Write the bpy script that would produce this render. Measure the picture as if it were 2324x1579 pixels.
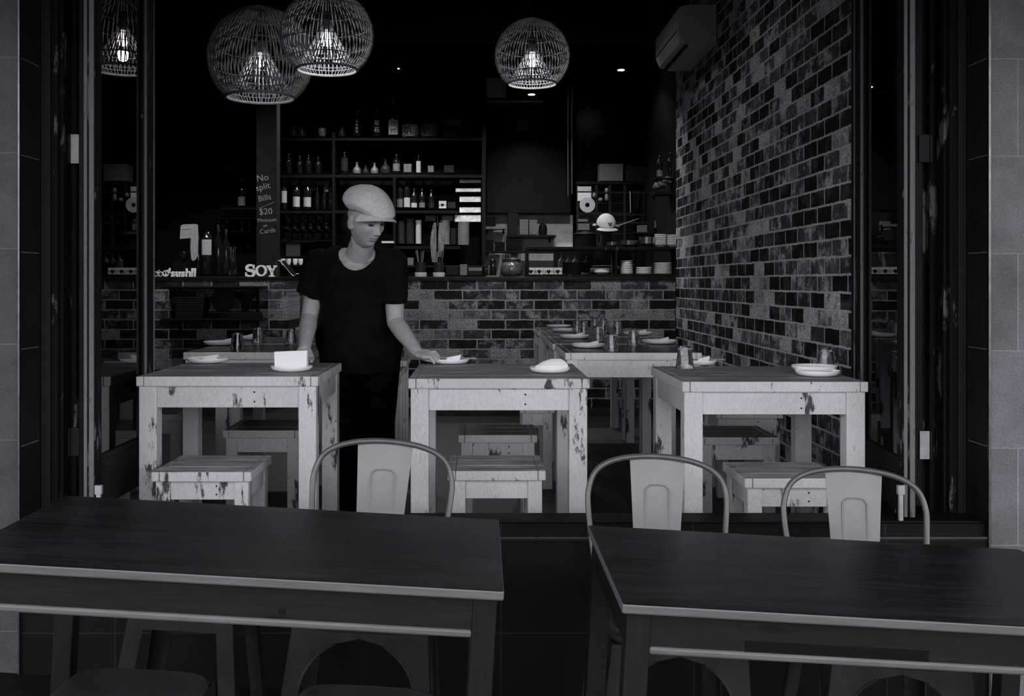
import bpy, bmesh, math, random
from mathutils import Vector, Matrix, Euler
import numpy as np
for o in list(bpy.data.objects): bpy.data.objects.remove(o)
sc = bpy.context.scene
C = sc.collection
random.seed(7)
PI = math.pi
# ---------------------------------------------------------------- camera
F, CX, CY, H = 2260.0, 1090.0, 640.0, 1.34      # focal length in px, vanishing point, eye height
cam = bpy.data.cameras.new('camera'); camo = bpy.data.objects.new('camera', cam); C.objects.link(camo)
camo.location = (0, 0, H); camo.rotation_euler = (PI/2, 0, 0)
cam.sensor_width = 36; cam.lens = F/2324*36
cam.shift_x = (1162-CX)/2324; cam.shift_y = -(789.5-CY)/2324
cam.clip_start = .05; cam.clip_end = 300
sc.camera = camo
# ---------------------------------------------------------------- world: overcast street daylight
w = bpy.data.worlds.new('world'); sc.world = w; w.use_nodes = True
nt = w.node_tree; nt.nodes.clear()
tc = nt.nodes.new('ShaderNodeTexCoord'); sx = nt.nodes.new('ShaderNodeSeparateXYZ')
nt.links.new(tc.outputs['Generated'], sx.inputs[0])
rp = nt.nodes.new('ShaderNodeValToRGB'); rp.color_ramp.elements[0].position = .485; rp.color_ramp.elements[1].position = .515
q_ = rp.color_ramp.elements.new(.60); q_.color = (1, 1, 1.03, 1); q_ = rp.color_ramp.elements.new(.72); q_.color = (.5, .5, .52, 1)
rp.color_ramp.elements[0].color = (.06, .06, .062, 1); rp.color_ramp.elements[1].color = (1, 1, 1.03, 1)
ma = nt.nodes.new('ShaderNodeMath'); ma.operation = 'MULTIPLY_ADD'; ma.inputs[1].default_value = .5; ma.inputs[2].default_value = .5
nt.links.new(sx.outputs['Z'], ma.inputs[0]); nt.links.new(ma.outputs[0], rp.inputs[0])
bg = nt.nodes.new('ShaderNodeBackground'); bg.inputs[1].default_value = 3.2
ou = nt.nodes.new('ShaderNodeOutputWorld'); nt.links.new(rp.outputs[0], bg.inputs[0]); nt.links.new(bg.outputs[0], ou.inputs[0])
sc.view_settings.view_transform = 'Standard'; sc.view_settings.look = 'None'
sc.view_settings.gamma = 1; sc.view_settings.use_curve_mapping = False
sc.view_settings.exposure = 0.16
def lamp(name, kind, loc, power, rot=(0, 0, 0), size=.1, spot=None, parent=None, color=(1, 1, 1)):
    d = bpy.data.lights.new(name, kind); d.energy = power; d.color = color
    if kind == 'AREA': d.shape = 'RECTANGLE'; d.size = size if not isinstance(size, tuple) else size[0]; d.size_y = size if not isinstance(size, tuple) else size[1]
    elif kind in ('POINT', 'SPOT'): d.shadow_soft_size = size
    if kind == 'SPOT': d.spot_size = spot or 1.6; d.spot_blend = .6
    o = bpy.data.objects.new(name, d); C.objects.link(o); o.location = loc; o.rotation_euler = rot; o.parent = parent
    return o
# first list: added unseen ceiling lamps brightening the room; second: the kitchen's downlights
DOWN = [(.5, 6.0, 3.93, 12), (-1.0, 7.0, 3.93, 14), (.3, 7.6, 3.93, 14), (-2.3, 7.4, 3.93, 12)]
KDOWN = [(1.42, 10.05, 3.48, .6), (.53, 10.3, 3.28, 6), (-.80, 9.75, 3.43, 6), (-1.4, 9.75, 3.5, 6)]  # last one is added for light, hidden behind the pendant lamps
for x, y, z, e in DOWN: lamp('added_downlight_beam', 'SPOT', (x, y, z-.04), e*.9, size=.05, spot=2.2)
for x, y, z, e in KDOWN: lamp('kitchen_downlight_beam', 'SPOT', (x, y, z-.04), e*8.0, size=.04, spot=2.4)

PASS = [(-2.9, 7.2, 3.82, 1), (-1.9, 7.2, 3.82, 1), (-.6, 7.2, 3.82, .8), (.4, 7.2, 3.82, 1), (.9, 7.2, 3.82, 1.1)]  # added spots, out of view, to brighten the counters and back bar
for x, y, z, e in PASS: lamp('added_spot_beam', 'SPOT', (x, y+.05, z-.06), e*82, rot=(math.radians(45), 0, 0), size=.03, spot=1.05)

# ---------------------------------------------------------------- helpers
def g(v): return (v, v*.993, v*1.022, 1)
MATS = {}
class NT:
    def __init__(s, name):
        m = bpy.data.materials.new(name); m.use_nodes = True; s.m = m; s.t = m.node_tree; s.t.nodes.clear()
        s.out = s.t.nodes.new('ShaderNodeOutputMaterial'); s.p = s.t.nodes.new('ShaderNodeBsdfPrincipled')
        s.l(s.p.outputs[0], s.out.inputs[0])
    def n(s, k, **kw):
        x = s.t.nodes.new('ShaderNode'+k)
        for a, b in kw.items(): setattr(x, a, b)
        return x
    def l(s, a, b): s.t.links.new(a, b)
    def coord(s, rot=(0, 0, 0), scale=(1, 1, 1), kind='Object'):
        c = s.n('TexCoord'); mp = s.n('Mapping'); s.l(c.outputs[kind], mp.inputs[0])
        mp.inputs['Rotation'].default_value = rot; mp.inputs['Scale'].default_value = scale
        return mp.outputs[0]
    def noise(s, v, scale, detail=6, rough=.6):
        x = s.n('TexNoise'); s.l(v, x.inputs['Vector']); x.inputs['Scale'].default_value = scale
        x.inputs['Detail'].default_value = detail; x.inputs['Roughness'].default_value = rough
        return x.outputs['Fac']
    def ramp(s, f, pts, interp='LINEAR'):
        r = s.n('ValToRGB'); r.color_ramp.interpolation = interp; e = r.color_ramp.elements
        while len(e) < len(pts): e.new(.5)
        for q, (p, v) in zip(e, pts): q.position = p; q.color = g(v) if not isinstance(v, tuple) else v
        s.l(f, r.inputs[0]); return r.outputs[0]
    def mix(s, f, a, b, mode='MIX'):
        x = s.n('Mix'); x.data_type = 'RGBA'; x.blend_type = mode
        for i, val in ((0, f), (6, a), (7, b)):
            if hasattr(val, 'links') or hasattr(val, 'is_linked'): s.l(val, x.inputs[i])
            else: x.inputs[i].default_value = val if i == 0 else g(val)
        return x.outputs[2]
    def bump(s, h, dist=.002, strength=1):
        b = s.n('Bump'); b.inputs['Distance'].default_value = dist; b.inputs['Strength'].default_value = strength
        s.l(h, b.inputs['Height']); s.l(b.outputs[0], s.p.inputs['Normal'])
    def set(s, **kw):
        for a, b in kw.items():
            i = s.p.inputs[a.replace('_', ' ')]
            if hasattr(b, 'is_linked'): s.l(b, i)
            else: i.default_value = b
def flat(name, v, rough=.6, metal=0, spec=None, nz=.25, nscale=30, bump=0):
    if name in MATS: return MATS[name]
    q = NT(name); c = q.coord(); f = q.noise(c, nscale)
    q.set(Base_Color=q.ramp(f, [(.3, v*(1-nz)), (.7, v*(1+nz))]), Roughness=rough, Metallic=metal)
    q.p.inputs['Specular IOR Level'].default_value = (.5 if v > .12 or metal else .12) if spec is None else spec
    if bump: q.bump(f, bump)
    MATS[name] = q.m; return q.m
def emit(name, v, strength):
    q = NT(name); q.t.nodes.remove(q.p); e = q.n('Emission'); e.inputs[0].default_value = (v, v, v, 1); e.inputs[1].default_value = strength
    q.l(e.outputs[0], q.out.inputs[0]); MATS[name] = q.m; return q.m
def paint(name, base, wear, chip=.62, stretch=(1, 1, 1), grain=.12, dark=.035, seed=0.):
    q = NT(name); c = q.coord(scale=stretch)
    cc = q.n('Mapping'); q.l(c, cc.inputs[0]); cc.inputs['Location'].default_value = (seed, seed*1.7, seed*.6); c = cc.outputs[0]
    f1 = q.noise(c, 9, 8, .7); f2 = q.noise(c, 45, 5, .65); f3 = q.noise(c, 2.2, 3)
    col = q.ramp(f2, [(.25, base*(1-grain)), (.75, base*(1+grain*.6))])
    f4 = q.noise(c, 150, 2, .8); col = q.mix(1, col, q.ramp(f4, [(.30, .70), (.70, 1.22)]), 'MULTIPLY')
    col = q.mix(.55, col, q.ramp(f3, [(.3, base*.72), (.65, base*1.05)]))
    m1 = q.ramp(f1, [(chip, 0.), (chip+.035, 1.)])
    col = q.mix(m1, col, dark)
    m2 = q.ramp(f2, [(wear, 0.), (wear+.08, .75)])
    col = q.mix(m2, col, base*.33)
    q.set(Base_Color=col, Roughness=.62 if base > .2 else .75); q.p.inputs['Specular IOR Level'].default_value = .4 if base > .2 else .12; q.bump(m1, -.0012)
    MATS[name] = q.m; return q.m
def brickmat(name, axis, light=.34, mid=.085, dark=.012, mortar=.30, seed=0, bw=.252):
    q = NT(name)
    c = q.n('TexCoord'); sp = q.n('SeparateXYZ'); cb = q.n('CombineXYZ'); q.l(c.outputs['Object'], sp.inputs[0])
    q.l(sp.outputs[axis], cb.inputs[0]); q.l(sp.outputs['Z'], cb.inputs[1]); v0 = cb.outputs[0]
    nzc = q.n('TexNoise'); q.l(v0, nzc.inputs['Vector']); nzc.inputs['Scale'].default_value = 22; nzc.inputs['Detail'].default_value = 4
    vm = q.n('VectorMath', operation='MULTIPLY_ADD'); q.l(nzc.outputs['Color'], vm.inputs[0]); vm.inputs[1].default_value = (.013, .013, 0); q.l(v0, vm.inputs[2])
    b = q.n('TexBrick'); q.l(vm.outputs[0], b.inputs['Vector']); b.offset = .5
    for k, val in (('Scale', 1), ('Mortar Size', .0068), ('Mortar Smooth', .25), ('Brick Width', bw), ('Row Height', .0864), ('Bias', 0)): b.inputs[k].default_value = val
    b.inputs['Color1'].default_value = (0, 0, 0, 1); b.inputs['Color2'].default_value = (1, 1, 1, 1)
    rnd = q.ramp(b.outputs['Color'], [(0, dark), (.34, dark*1.3), (.42, mid*.55), (.62, mid), (.80, mid*1.4), (.9, light)], 'LINEAR')
    n1 = q.noise(v0, 14, 8, .7); n2 = q.noise(v0, 70, 5, .6); n3 = q.noise(v0, 3.5, 3)
    n5 = q.noise(v0, 7, 9, .72); wash = q.mix(1, q.ramp(n5, [(.50, 0.), (.60, .85)]), q.ramp(b.outputs['Color'], [(.30, .12), (.45, 1.)]), 'MULTIPLY')
    col = q.mix(wash, rnd, light)           # lime wash and worn faces
    col = q.mix(q.ramp(n1, [(.34, .8), (.46, 0.)]), col, dark)
    col = q.mix(1, col, q.ramp(n2, [(.32, .30), (.68, 1.5)]), 'MULTIPLY')
    mo = q.ramp(n2, [(.3, mortar*.55), (.7, mortar*1.2)])
    col = q.mix(b.outputs['Fac'], col, mo)
    col = q.mix(1, col, q.ramp(n3, [(.3, .75), (.7, 1.15)]), 'MULTIPLY')
    q.set(Base_Color=col, Roughness=.8); q.p.inputs['Specular IOR Level'].default_value = .25
    hh = q.mix(.35, b.outputs['Fac'], n1); q.bump(hh, -.006, .8)
    MATS[name] = q.m; return q.m
def tilemat(name, axis, tile, grout, w, h, off=.5, origin=(0, 0), rough=.4, spec=.5, scratch=.0):
    q = NT(name)
    c = q.n('TexCoord'); sp = q.n('SeparateXYZ'); cb = q.n('CombineXYZ'); q.l(c.outputs['Object'], sp.inputs[0])
    q.l(sp.outputs[axis], cb.inputs[0]); q.l(sp.outputs['Z'], cb.inputs[1])
    mp = q.n('Mapping'); q.l(cb.outputs[0], mp.inputs[0]); mp.inputs['Location'].default_value = (-origin[0], -origin[1], 0)
    b = q.n('TexBrick'); q.l(mp.outputs[0], b.inputs['Vector']); b.offset = off
    for k, val in (('Scale', 1), ('Mortar Size', .0018), ('Mortar Smooth', .1), ('Brick Width', w), ('Row Height', h), ('Bias', 0)): b.inputs[k].default_value = val
    b.inputs['Color1'].default_value = g(tile*.85); b.inputs['Color2'].default_value = g(tile*1.15); b.inputs['Mortar'].default_value = g(grout)
    n1 = q.noise(cb.outputs[0], 5, 7, .65); n2 = q.noise(cb.outputs[0], 160, 3)
    col = q.mix(1, b.outputs['Color'], q.ramp(n1, [(.3, .7), (.7, 1.25)]), 'MULTIPLY')
    col = q.mix(1, col, q.ramp(n2, [(.3, .8), (.7, 1.2)]), 'MULTIPLY')
    if scratch:
        n4 = q.noise(cb.outputs[0], 11, 9, .8); col = q.mix(q.ramp(n4, [(.66, 0.), (.78, scratch)]), col, .3)
    q.set(Base_Color=col, Roughness=rough); q.p.inputs['Specular IOR Level'].default_value = spec
    q.bump(b.outputs['Fac'], -.0015)
    MATS[name] = q.m; return q.m
def woodmat(name, base, var=.5, axis=0, rough=.35, spec=.5, scale=1.0, plank=None, knots=True, seed=0.):
    q = NT(name); st = [9, 9, 9]; st[axis] = .9
    c = q.coord(scale=tuple(v*scale for v in st))
    mp = q.n('Mapping'); q.l(c, mp.inputs[0]); mp.inputs['Location'].default_value = (seed, seed*.7, seed*1.3); c = mp.outputs[0]
    f = q.noise(c, 3.0, 8, .65); f2 = q.noise(c, 11, 4, .6)
    col = q.ramp(f, [(.28, base*(1-var)), (.5, base), (.72, base*(1+var))])
    col = q.mix(.5, col, q.ramp(f2, [(.3, base*(1-var)), (.7, base*(1+var*.8))]))
    if plank:
        cc = q.n('TexCoord'); b = q.n('TexBrick'); q.l(cc.outputs['Object'], b.inputs['Vector']); b.offset = .37; b.offset_frequency = 2
        for k, val in (('Scale', 1), ('Mortar Size', .0004), ('Brick Width', plank[0]), ('Row Height', plank[1]), ('Bias', 0)): b.inputs[k].default_value = val
        b.inputs['Color1'].default_value = g(.72); b.inputs['Color2'].default_value = g(1.28); b.inputs['Mortar'].default_value = g(.55)
        col = q.mix(1, col, b.outputs['Color'], 'MULTIPLY')
    if knots:
        c2 = q.coord(scale=(4.2, 13, 13) if axis == 0 else (13, 4.2, 13))
        vo = q.n('TexVoronoi'); q.l(c2, vo.inputs['Vector']); vo.inputs['Scale'].default_value = 1.0
        col = q.mix(q.ramp(vo.outputs['Distance'], [(.06, .85), (.16, 0.)]), col, base*.2)
    q.set(Base_Color=col, Roughness=rough); q.p.inputs['Specular IOR Level'].default_value = spec
    q.bump(f2, .0004)
    MATS[name] = q.m; return q.m

class MB:
    """collects closed shapes; build() links them as ONE mesh object"""
    def __init__(s): s.bm = bmesh.new()
    def _add(s, b2, M=None, mi=0):
        me = bpy.data.meshes.new('tmp'); b2.to_mesh(me); b2.free()
        if M is not None: me.transform(M)
        n = len(s.bm.faces); s.bm.from_mesh(me); bpy.data.meshes.remove(me)
        s.bm.faces.ensure_lookup_table()
        for f in s.bm.faces[n:]: f.material_index = mi
        return s
    def box(s, x0, x1, y0, y1, z0, z1, bev=0, M=None, mi=0, seg=2):
        b = bmesh.new(); bmesh.ops.create_cube(b, size=1)
        for v in b.verts: v.co = Vector(((x0+x1)/2+v.co.x*(x1-x0), (y0+y1)/2+v.co.y*(y1-y0), (z0+z1)/2+v.co.z*(z1-z0)))
        if bev: bmesh.ops.bevel(b, geom=b.edges[:], offset=min(bev, abs(x1-x0)*.49, abs(y1-y0)*.49, abs(z1-z0)*.49), segments=seg, profile=.5, affect='EDGES')
        return s._add(b, M, mi)
    def loft(s, rings, M=None, cap=True, closed=False, mi=0):
        b = bmesh.new(); R = [[b.verts.new(p) for p in r] for r in rings]; n = len(R[0])
        for a, c in zip(R, R[1:] + ([R[0]] if closed else [])):
            for i in range(n): b.faces.new((a[i], a[(i+1) % n], c[(i+1) % n], c[i]))
        if cap and not closed: b.faces.new(R[0][::-1]); b.faces.new(R[-1])
        bmesh.ops.remove_doubles(b, verts=b.verts[:], dist=1e-6)
        bmesh.ops.recalc_face_normals(b, faces=b.faces[:])
        return s._add(b, M, mi)
    def lathe(s, prof, seg=24, M=None, mi=0, closed=False):
        return s.loft([[(max(r, 1e-5)*math.cos(2*PI*i/seg), max(r, 1e-5)*math.sin(2*PI*i/seg), z) for i in range(seg)] for r, z in prof], M, cap=not closed, closed=closed, mi=mi)
    def tube(s, pts, r, seg=8, closed=False, M=None, mi=0, flat=None):
        pts = [Vector(p) for p in pts]; n = len(pts); rings = []; up = None
        for i, p in enumerate(pts):
            a = pts[i-1] if (i or closed) else pts[0]; c = pts[(i+1) % n] if (i < n-1 or closed) else pts[-1]
            t = (c-a).normalized()
            if up is None: up = Vector((0, 0, 1)) if abs(t.z) < .9 else Vector((1, 0, 0))
            u = t.cross(up).normalized(); v = u.cross(t).normalized(); up = v
            rr = r[i] if isinstance(r, (list, tuple)) else r
            fl = flat or 1
            rings.append([tuple(p + u*rr*math.cos(2*PI*k/seg) + v*rr*fl*math.sin(2*PI*k/seg)) for k in range(seg)])
        return s.loft(rings, M, closed=closed, mi=mi)
    def prism(s, poly, y0, y1, M=None, mi=0, bev=0):
        """poly in (x,z), extruded along y"""
        b = bmesh.new(); A = [b.verts.new((x, y0, z)) for x, z in poly]; B = [b.verts.new((x, y1, z)) for x, z in poly]; n = len(poly)
        b.faces.new(A); b.faces.new(B[::-1])
        for i in range(n): b.faces.new((A[i], B[i], B[(i+1) % n], A[(i+1) % n]))
        bmesh.ops.recalc_face_normals(b, faces=b.faces[:])
        if bev: bmesh.ops.bevel(b, geom=b.edges[:], offset=bev, segments=1, affect='EDGES')
        return s._add(b, M, mi)
    def ball(s, c, r, M=None, u=16, v=10, mi=0):
        b = bmesh.new(); bmesh.ops.create_uvsphere(b, u_segments=u, v_segments=v, radius=1)
        rr = r if isinstance(r, (tuple, list)) else (r, r, r)
        for q in b.verts: q.co = Vector((c[0]+q.co.x*rr[0], c[1]+q.co.y*rr[1], c[2]+q.co.z*rr[2]))
        return s._add(b, M, mi)
    def capsule(s, a, b_, ra, rb, seg=14, flat=1., flatdir=None):
        """tapered limb piece with round ends; flat squeezes it along flatdir"""
        a = Vector(a); b_ = Vector(b_); t = (b_-a); L = t.length; t.normalize()
        up = Vector(flatdir) if flatdir else (Vector((0, 1, 0)) if abs(t.y) < .9 else Vector((1, 0, 0)))
        u = t.cross(up).normalized(); v = u.cross(t).normalized(); rings = []
        st = [(-ra*math.cos(k*PI/8), ra*math.sin(k*PI/8)) for k in range(0, 5)] + [(L+rb*math.sin(k*PI/8), rb*math.cos(k*PI/8)) for k in range(0, 5)]
        for d, r in st:
            r = max(r, 1e-4); rings.append([tuple(a+t*d+u*r*math.cos(2*PI*i/seg)+v*r*flat*math.sin(2*PI*i/seg)) for i in range(seg)])
        return s.loft(rings)
    def build(s, name, mat, parent=None, smooth=False, loc=None, rot=None, sharp=40):
        me = bpy.data.meshes.new(name); s.bm.to_mesh(me); s.bm.free()
        for m in (mat if isinstance(mat, (list, tuple)) else [mat]): me.materials.append(m)
        if smooth:
            for p in me.polygons: p.use_smooth = True
            try: me.set_sharp_from_angle(angle=math.radians(sharp))
            except Exception: pass
        o = bpy.data.objects.new(name, me); C.objects.link(o)
        if parent: o.parent = parent
        if loc: o.location = loc
        if rot: o.rotation_euler = rot
        return o
def tag(o, label=None, cat=None, group=None, kind=None):
    if label: o['label'] = label
    if cat: o['category'] = cat
    if group: o['group'] = group
    if kind: o['kind'] = kind
    return o
def struct(o, label=None):
    o['kind'] = 'structure'
    if label: o['label'] = label
    return o
def thing(name, label, cat, loc=(0, 0, 0), rot=(0, 0, 0), group=None):
    o = bpy.data.objects.new(name, None); C.objects.link(o); o.empty_display_size = .1
    o.location = loc; o.rotation_euler = rot if isinstance(rot, tuple) else (0, 0, rot)
    return tag(o, label, cat, group)
def kids(o): return [c for c in bpy.data.objects if c.parent == o]
def dup(o, loc=None, rot=None, label=None, group=None, parent=None):
    c = o.copy(); C.objects.link(c)
    if parent: c.parent = parent
    for ch in kids(o): dup(ch, parent=c)
    if loc is not None: c.location = loc
    if rot is not None: c.rotation_euler = rot if isinstance(rot, tuple) else (0, 0, rot)
    if label: c['label'] = label
    if group: c['group'] = group
    return c
def P(px, py, Y):
    """point of the place at distance Y that the photograph shows at (px, py)"""
    return ((px-CX)*Y/F, Y, H-(py-CY)*Y/F)
def X_(px, Y): return (px-CX)*Y/F
def Z_(py, Y): return H-(py-CY)*Y/F
def applied(o, *mods):
    """bake modifiers into the mesh"""
    for kind, kw in mods:
        m = o.modifiers.new(kind, kind)
        for k, v in kw.items(): setattr(m, k, v)
    dg = bpy.context.evaluated_depsgraph_get(); dg.update()
    me = bpy.data.meshes.new_from_object(o.evaluated_get(dg)); old = o.data; o.modifiers.clear(); o.data = me
    me.name = old.name
    return o
def T(x, y, z): return Matrix.Translation((x, y, z))
def R(a, ax): return Matrix.Rotation(math.radians(a), 4, ax)
def text(s, size, depth, M, font_off=0, mb=None, align='LEFT', mi=0, spacing=1.0):
    cu = bpy.data.curves.new('txt', 'FONT'); cu.body = s; cu.size = size; cu.extrude = depth; cu.offset = font_off; cu.align_x = align; cu.space_character = spacing
    cu.resolution_u = 3
    o = bpy.data.objects.new('txt', cu); C.objects.link(o)
    dg = bpy.context.evaluated_depsgraph_get(); me = bpy.data.meshes.new_from_object(o.evaluated_get(dg)); bpy.data.objects.remove(o)
    me.transform(M)
    n = len(mb.bm.faces); mb.bm.from_mesh(me); mb.bm.faces.ensure_lookup_table()
    for f in mb.bm.faces[n:]: f.material_index = mi
    bpy.data.meshes.remove(me); return mb
FACE = Matrix.Rotation(PI/2, 4, 'X')       # lays text upright, facing the street
# ================================================================ MATERIALS
M_brick_c = brickmat('brick_counter', 'X', light=.25, mid=.046, dark=.0035, mortar=.28)
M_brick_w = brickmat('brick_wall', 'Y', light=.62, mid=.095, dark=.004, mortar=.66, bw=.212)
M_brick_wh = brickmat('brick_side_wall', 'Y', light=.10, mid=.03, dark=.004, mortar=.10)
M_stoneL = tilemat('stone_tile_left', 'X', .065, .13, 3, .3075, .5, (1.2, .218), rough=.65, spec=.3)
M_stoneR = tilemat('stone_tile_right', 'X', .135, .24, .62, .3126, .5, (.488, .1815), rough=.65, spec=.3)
M_stoneS = tilemat('stone_tile_reveal', 'Y', .012, .12, 3, .3126, .5, (0, .186), rough=.6, spec=.12, scratch=.35)
M_dtile = tilemat('dark_tile_plinth', 'X', .0035, .022, .62, .3, 0, (.0665, -.0875), rough=.5, spec=.15, scratch=.5)
M_sill = woodmat('sill_wood', .006, .5, 0, .6, .12)
M_frame = paint('worn_dark_frame', .0075, .64, chip=.585, stretch=(1, 1, .3), dark=.12, seed=3)
M_frame2 = paint('worn_frame_edge', .15, .60, chip=.60, stretch=(1, 1, .25), dark=.012, seed=9)
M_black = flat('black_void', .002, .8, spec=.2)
M_dark = flat('dark_grey', .006, .6, spec=.3)
M_ceil = flat('dark_ceiling', .008, .9, spec=.1)
M_floor = tilemat('interior_floor', 'X', .006, .010, .3, .3, 0, rough=.5)
M_steel = flat('brushed_steel', .45, .28, 1, nz=.1)
M_steeld = flat('dull_steel', .16, .4, 1, nz=.2)
M_white = flat('white_ceramic', .88, .25, nz=.03)
M_paper = flat('white_paper', .86, .8, spec=.1, nz=.02)
M_trim = flat('corner_trim', .14, .35, 1)
M_asphalt = flat('pavement_stone', .010, .8, nz=.4, nscale=12)
M_joinery = flat('dark_joinery', .009, .5, nz=.4, nscale=9)
def glassy(name, tint=.9, ior=1.5, rough=.0):
    q = NT(name); q.t.nodes.remove(q.p); tr = q.n('BsdfTransparent'); tr.inputs[0].default_value = (tint, tint, tint, 1)
    gl = q.n('BsdfGlossy'); gl.inputs['Roughness'].default_value = rough; fr = q.n('Fresnel'); fr.inputs[0].default_value = ior
    mx = q.n('MixShader'); q.l(fr.outputs[0], mx.inputs[0]); q.l(tr.outputs[0], mx.inputs[1]); q.l(gl.outputs[0], mx.inputs[2]); q.l(mx.outputs[0], q.out.inputs[0])
    MATS[name] = q.m; return q.m
M_pane = glassy('window_glass', .35, 1.9)
def realglass(name, col=1, rough=.02):
    q = NT(name); q.set(Base_Color=g(col), Roughness=rough, IOR=1.45); q.p.inputs['Transmission Weight'].default_value = 1
    MATS[name] = q.m; return q.m
M_glass = realglass('clear_glass', .95)

# ================================================================ THE SETTING
FL = .24                                          # interior floor height above the pavement
def S(name, mat, *boxes, label=None, bev=0):
    m = MB()
    for b in boxes: m.box(*b, bev=bev)
    return struct(m.build(name, mat), label)
slope = math.atan(.056)
m = MB(); m.box(-12, 12, -9, 3.2, -.12, 0); o = struct(m.build('pavement', M_asphalt), 'dark stone pavement falling to the right'); o.rotation_euler = (0, slope, 0)
S('street', M_asphalt, (-60, 60, -70, -9, -1.0, -.75))
S('floor', M_floor, (-3.9, 3.2, 3.5, 13.2, FL-.1, FL))
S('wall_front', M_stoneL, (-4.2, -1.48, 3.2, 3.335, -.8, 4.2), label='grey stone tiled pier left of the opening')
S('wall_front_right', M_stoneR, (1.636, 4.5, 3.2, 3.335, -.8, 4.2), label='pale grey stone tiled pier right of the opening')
S('wall_front_reveal', M_stoneS, (-1.4795, -1.4775, 3.204, 3.335, .5, 4.2), (1.6335, 1.6355, 3.204, 3.335, .5, 4.2))
S('wall_front_inner', M_dark, (-3.9, -1.44, 3.335, 3.5, -.2, 4.2), (1.60, 3.2, 3.335, 3.5, -.2, 4.2))
S('wall_plinth', M_dtile, (-1.4795, 1.6355, 3.2, 3.33, -.8, .521), (-1.4795, 1.6355, 3.213, 3.33, .521, .5605), label='dark tiled plinth below the window sill')
S('trim_1', M_trim, (-1.4815, -1.4765, 3.190, 3.2005, -.1, 4.2), label='metal corner trim of the left pier')
S('trim_2', M_trim, (1.6300, 1.6372, 3.192, 3.2005, -.1, 4.2), label='metal corner trim of the right pier')
S('trim_3', M_trim, (-1.476, 1.629, 3.1965, 3.216, .5165, .522), label='thin metal edge along the plinth')
S('window_sill', M_sill, (-1.476, 1.629, 3.222, 3.338, .5605, .567), label='dark timber window sill with worn front edge', bev=.002)
S('ceiling', M_ceil, (-4.2, 3.3, 3.3, 13.3, 3.95, 4.1))
S('wall_header', M_dark, (-1.5, 1.66, 3.2, 3.45, 2.52, 4.2))
S('awning', M_dark, (-6, 6, 1.2, 3.2, 2.56, 2.66), label='dark awning above the pavement')
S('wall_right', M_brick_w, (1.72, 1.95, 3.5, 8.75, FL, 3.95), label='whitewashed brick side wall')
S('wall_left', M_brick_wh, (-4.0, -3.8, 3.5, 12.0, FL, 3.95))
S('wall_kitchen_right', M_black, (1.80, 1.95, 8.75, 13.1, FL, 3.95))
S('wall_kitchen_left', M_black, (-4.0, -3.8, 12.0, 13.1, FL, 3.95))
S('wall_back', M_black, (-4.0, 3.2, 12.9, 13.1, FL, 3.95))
S('ceiling_bulkhead', flat('bulkhead', .02, .8, spec=.2), (-3.8, 1.72, 8.75, 8.95, Z_(88, 8.75), 3.95), label='dark bulkhead above the counter')
S('ceiling_duct', flat('soffit_box', .035, .8, spec=.2), (X_(1475, 8.6), 1.72, 8.2, 8.75, Z_(80, 8.2), 3.95), label='boxed soffit beside the air conditioner')
# window jambs: stepped dark timber with peeling paint
for nm, sg, xo, lb in (('door_frame_left', 1, -1.4795, 'dark timber jamb with peeling paint at the left pier'), ('door_frame_right', -1, 1.6355, 'dark timber jamb with peeling paint at the right pier')):
    m = MB()
    def bx(a, b, y0, y1, bev=.004):
        x0, x1 = sorted((xo+sg*a, xo+sg*b)); m.box(x0, x1, y0, y1, FL, 2.52, bev=bev)
    bx(0, .012, 3.335, 3.5); bx(.012, .050, 3.345, 3.5); bx(.050, .062, 3.337, 3.5, .002); bx(.062, .072, 3.36, 3.5, .002); bx(.072, .092, 3.42, 3.5); bx(.092, .105, 3.45, 3.5)
    struct(m.build(nm, M_frame), lb)
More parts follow.
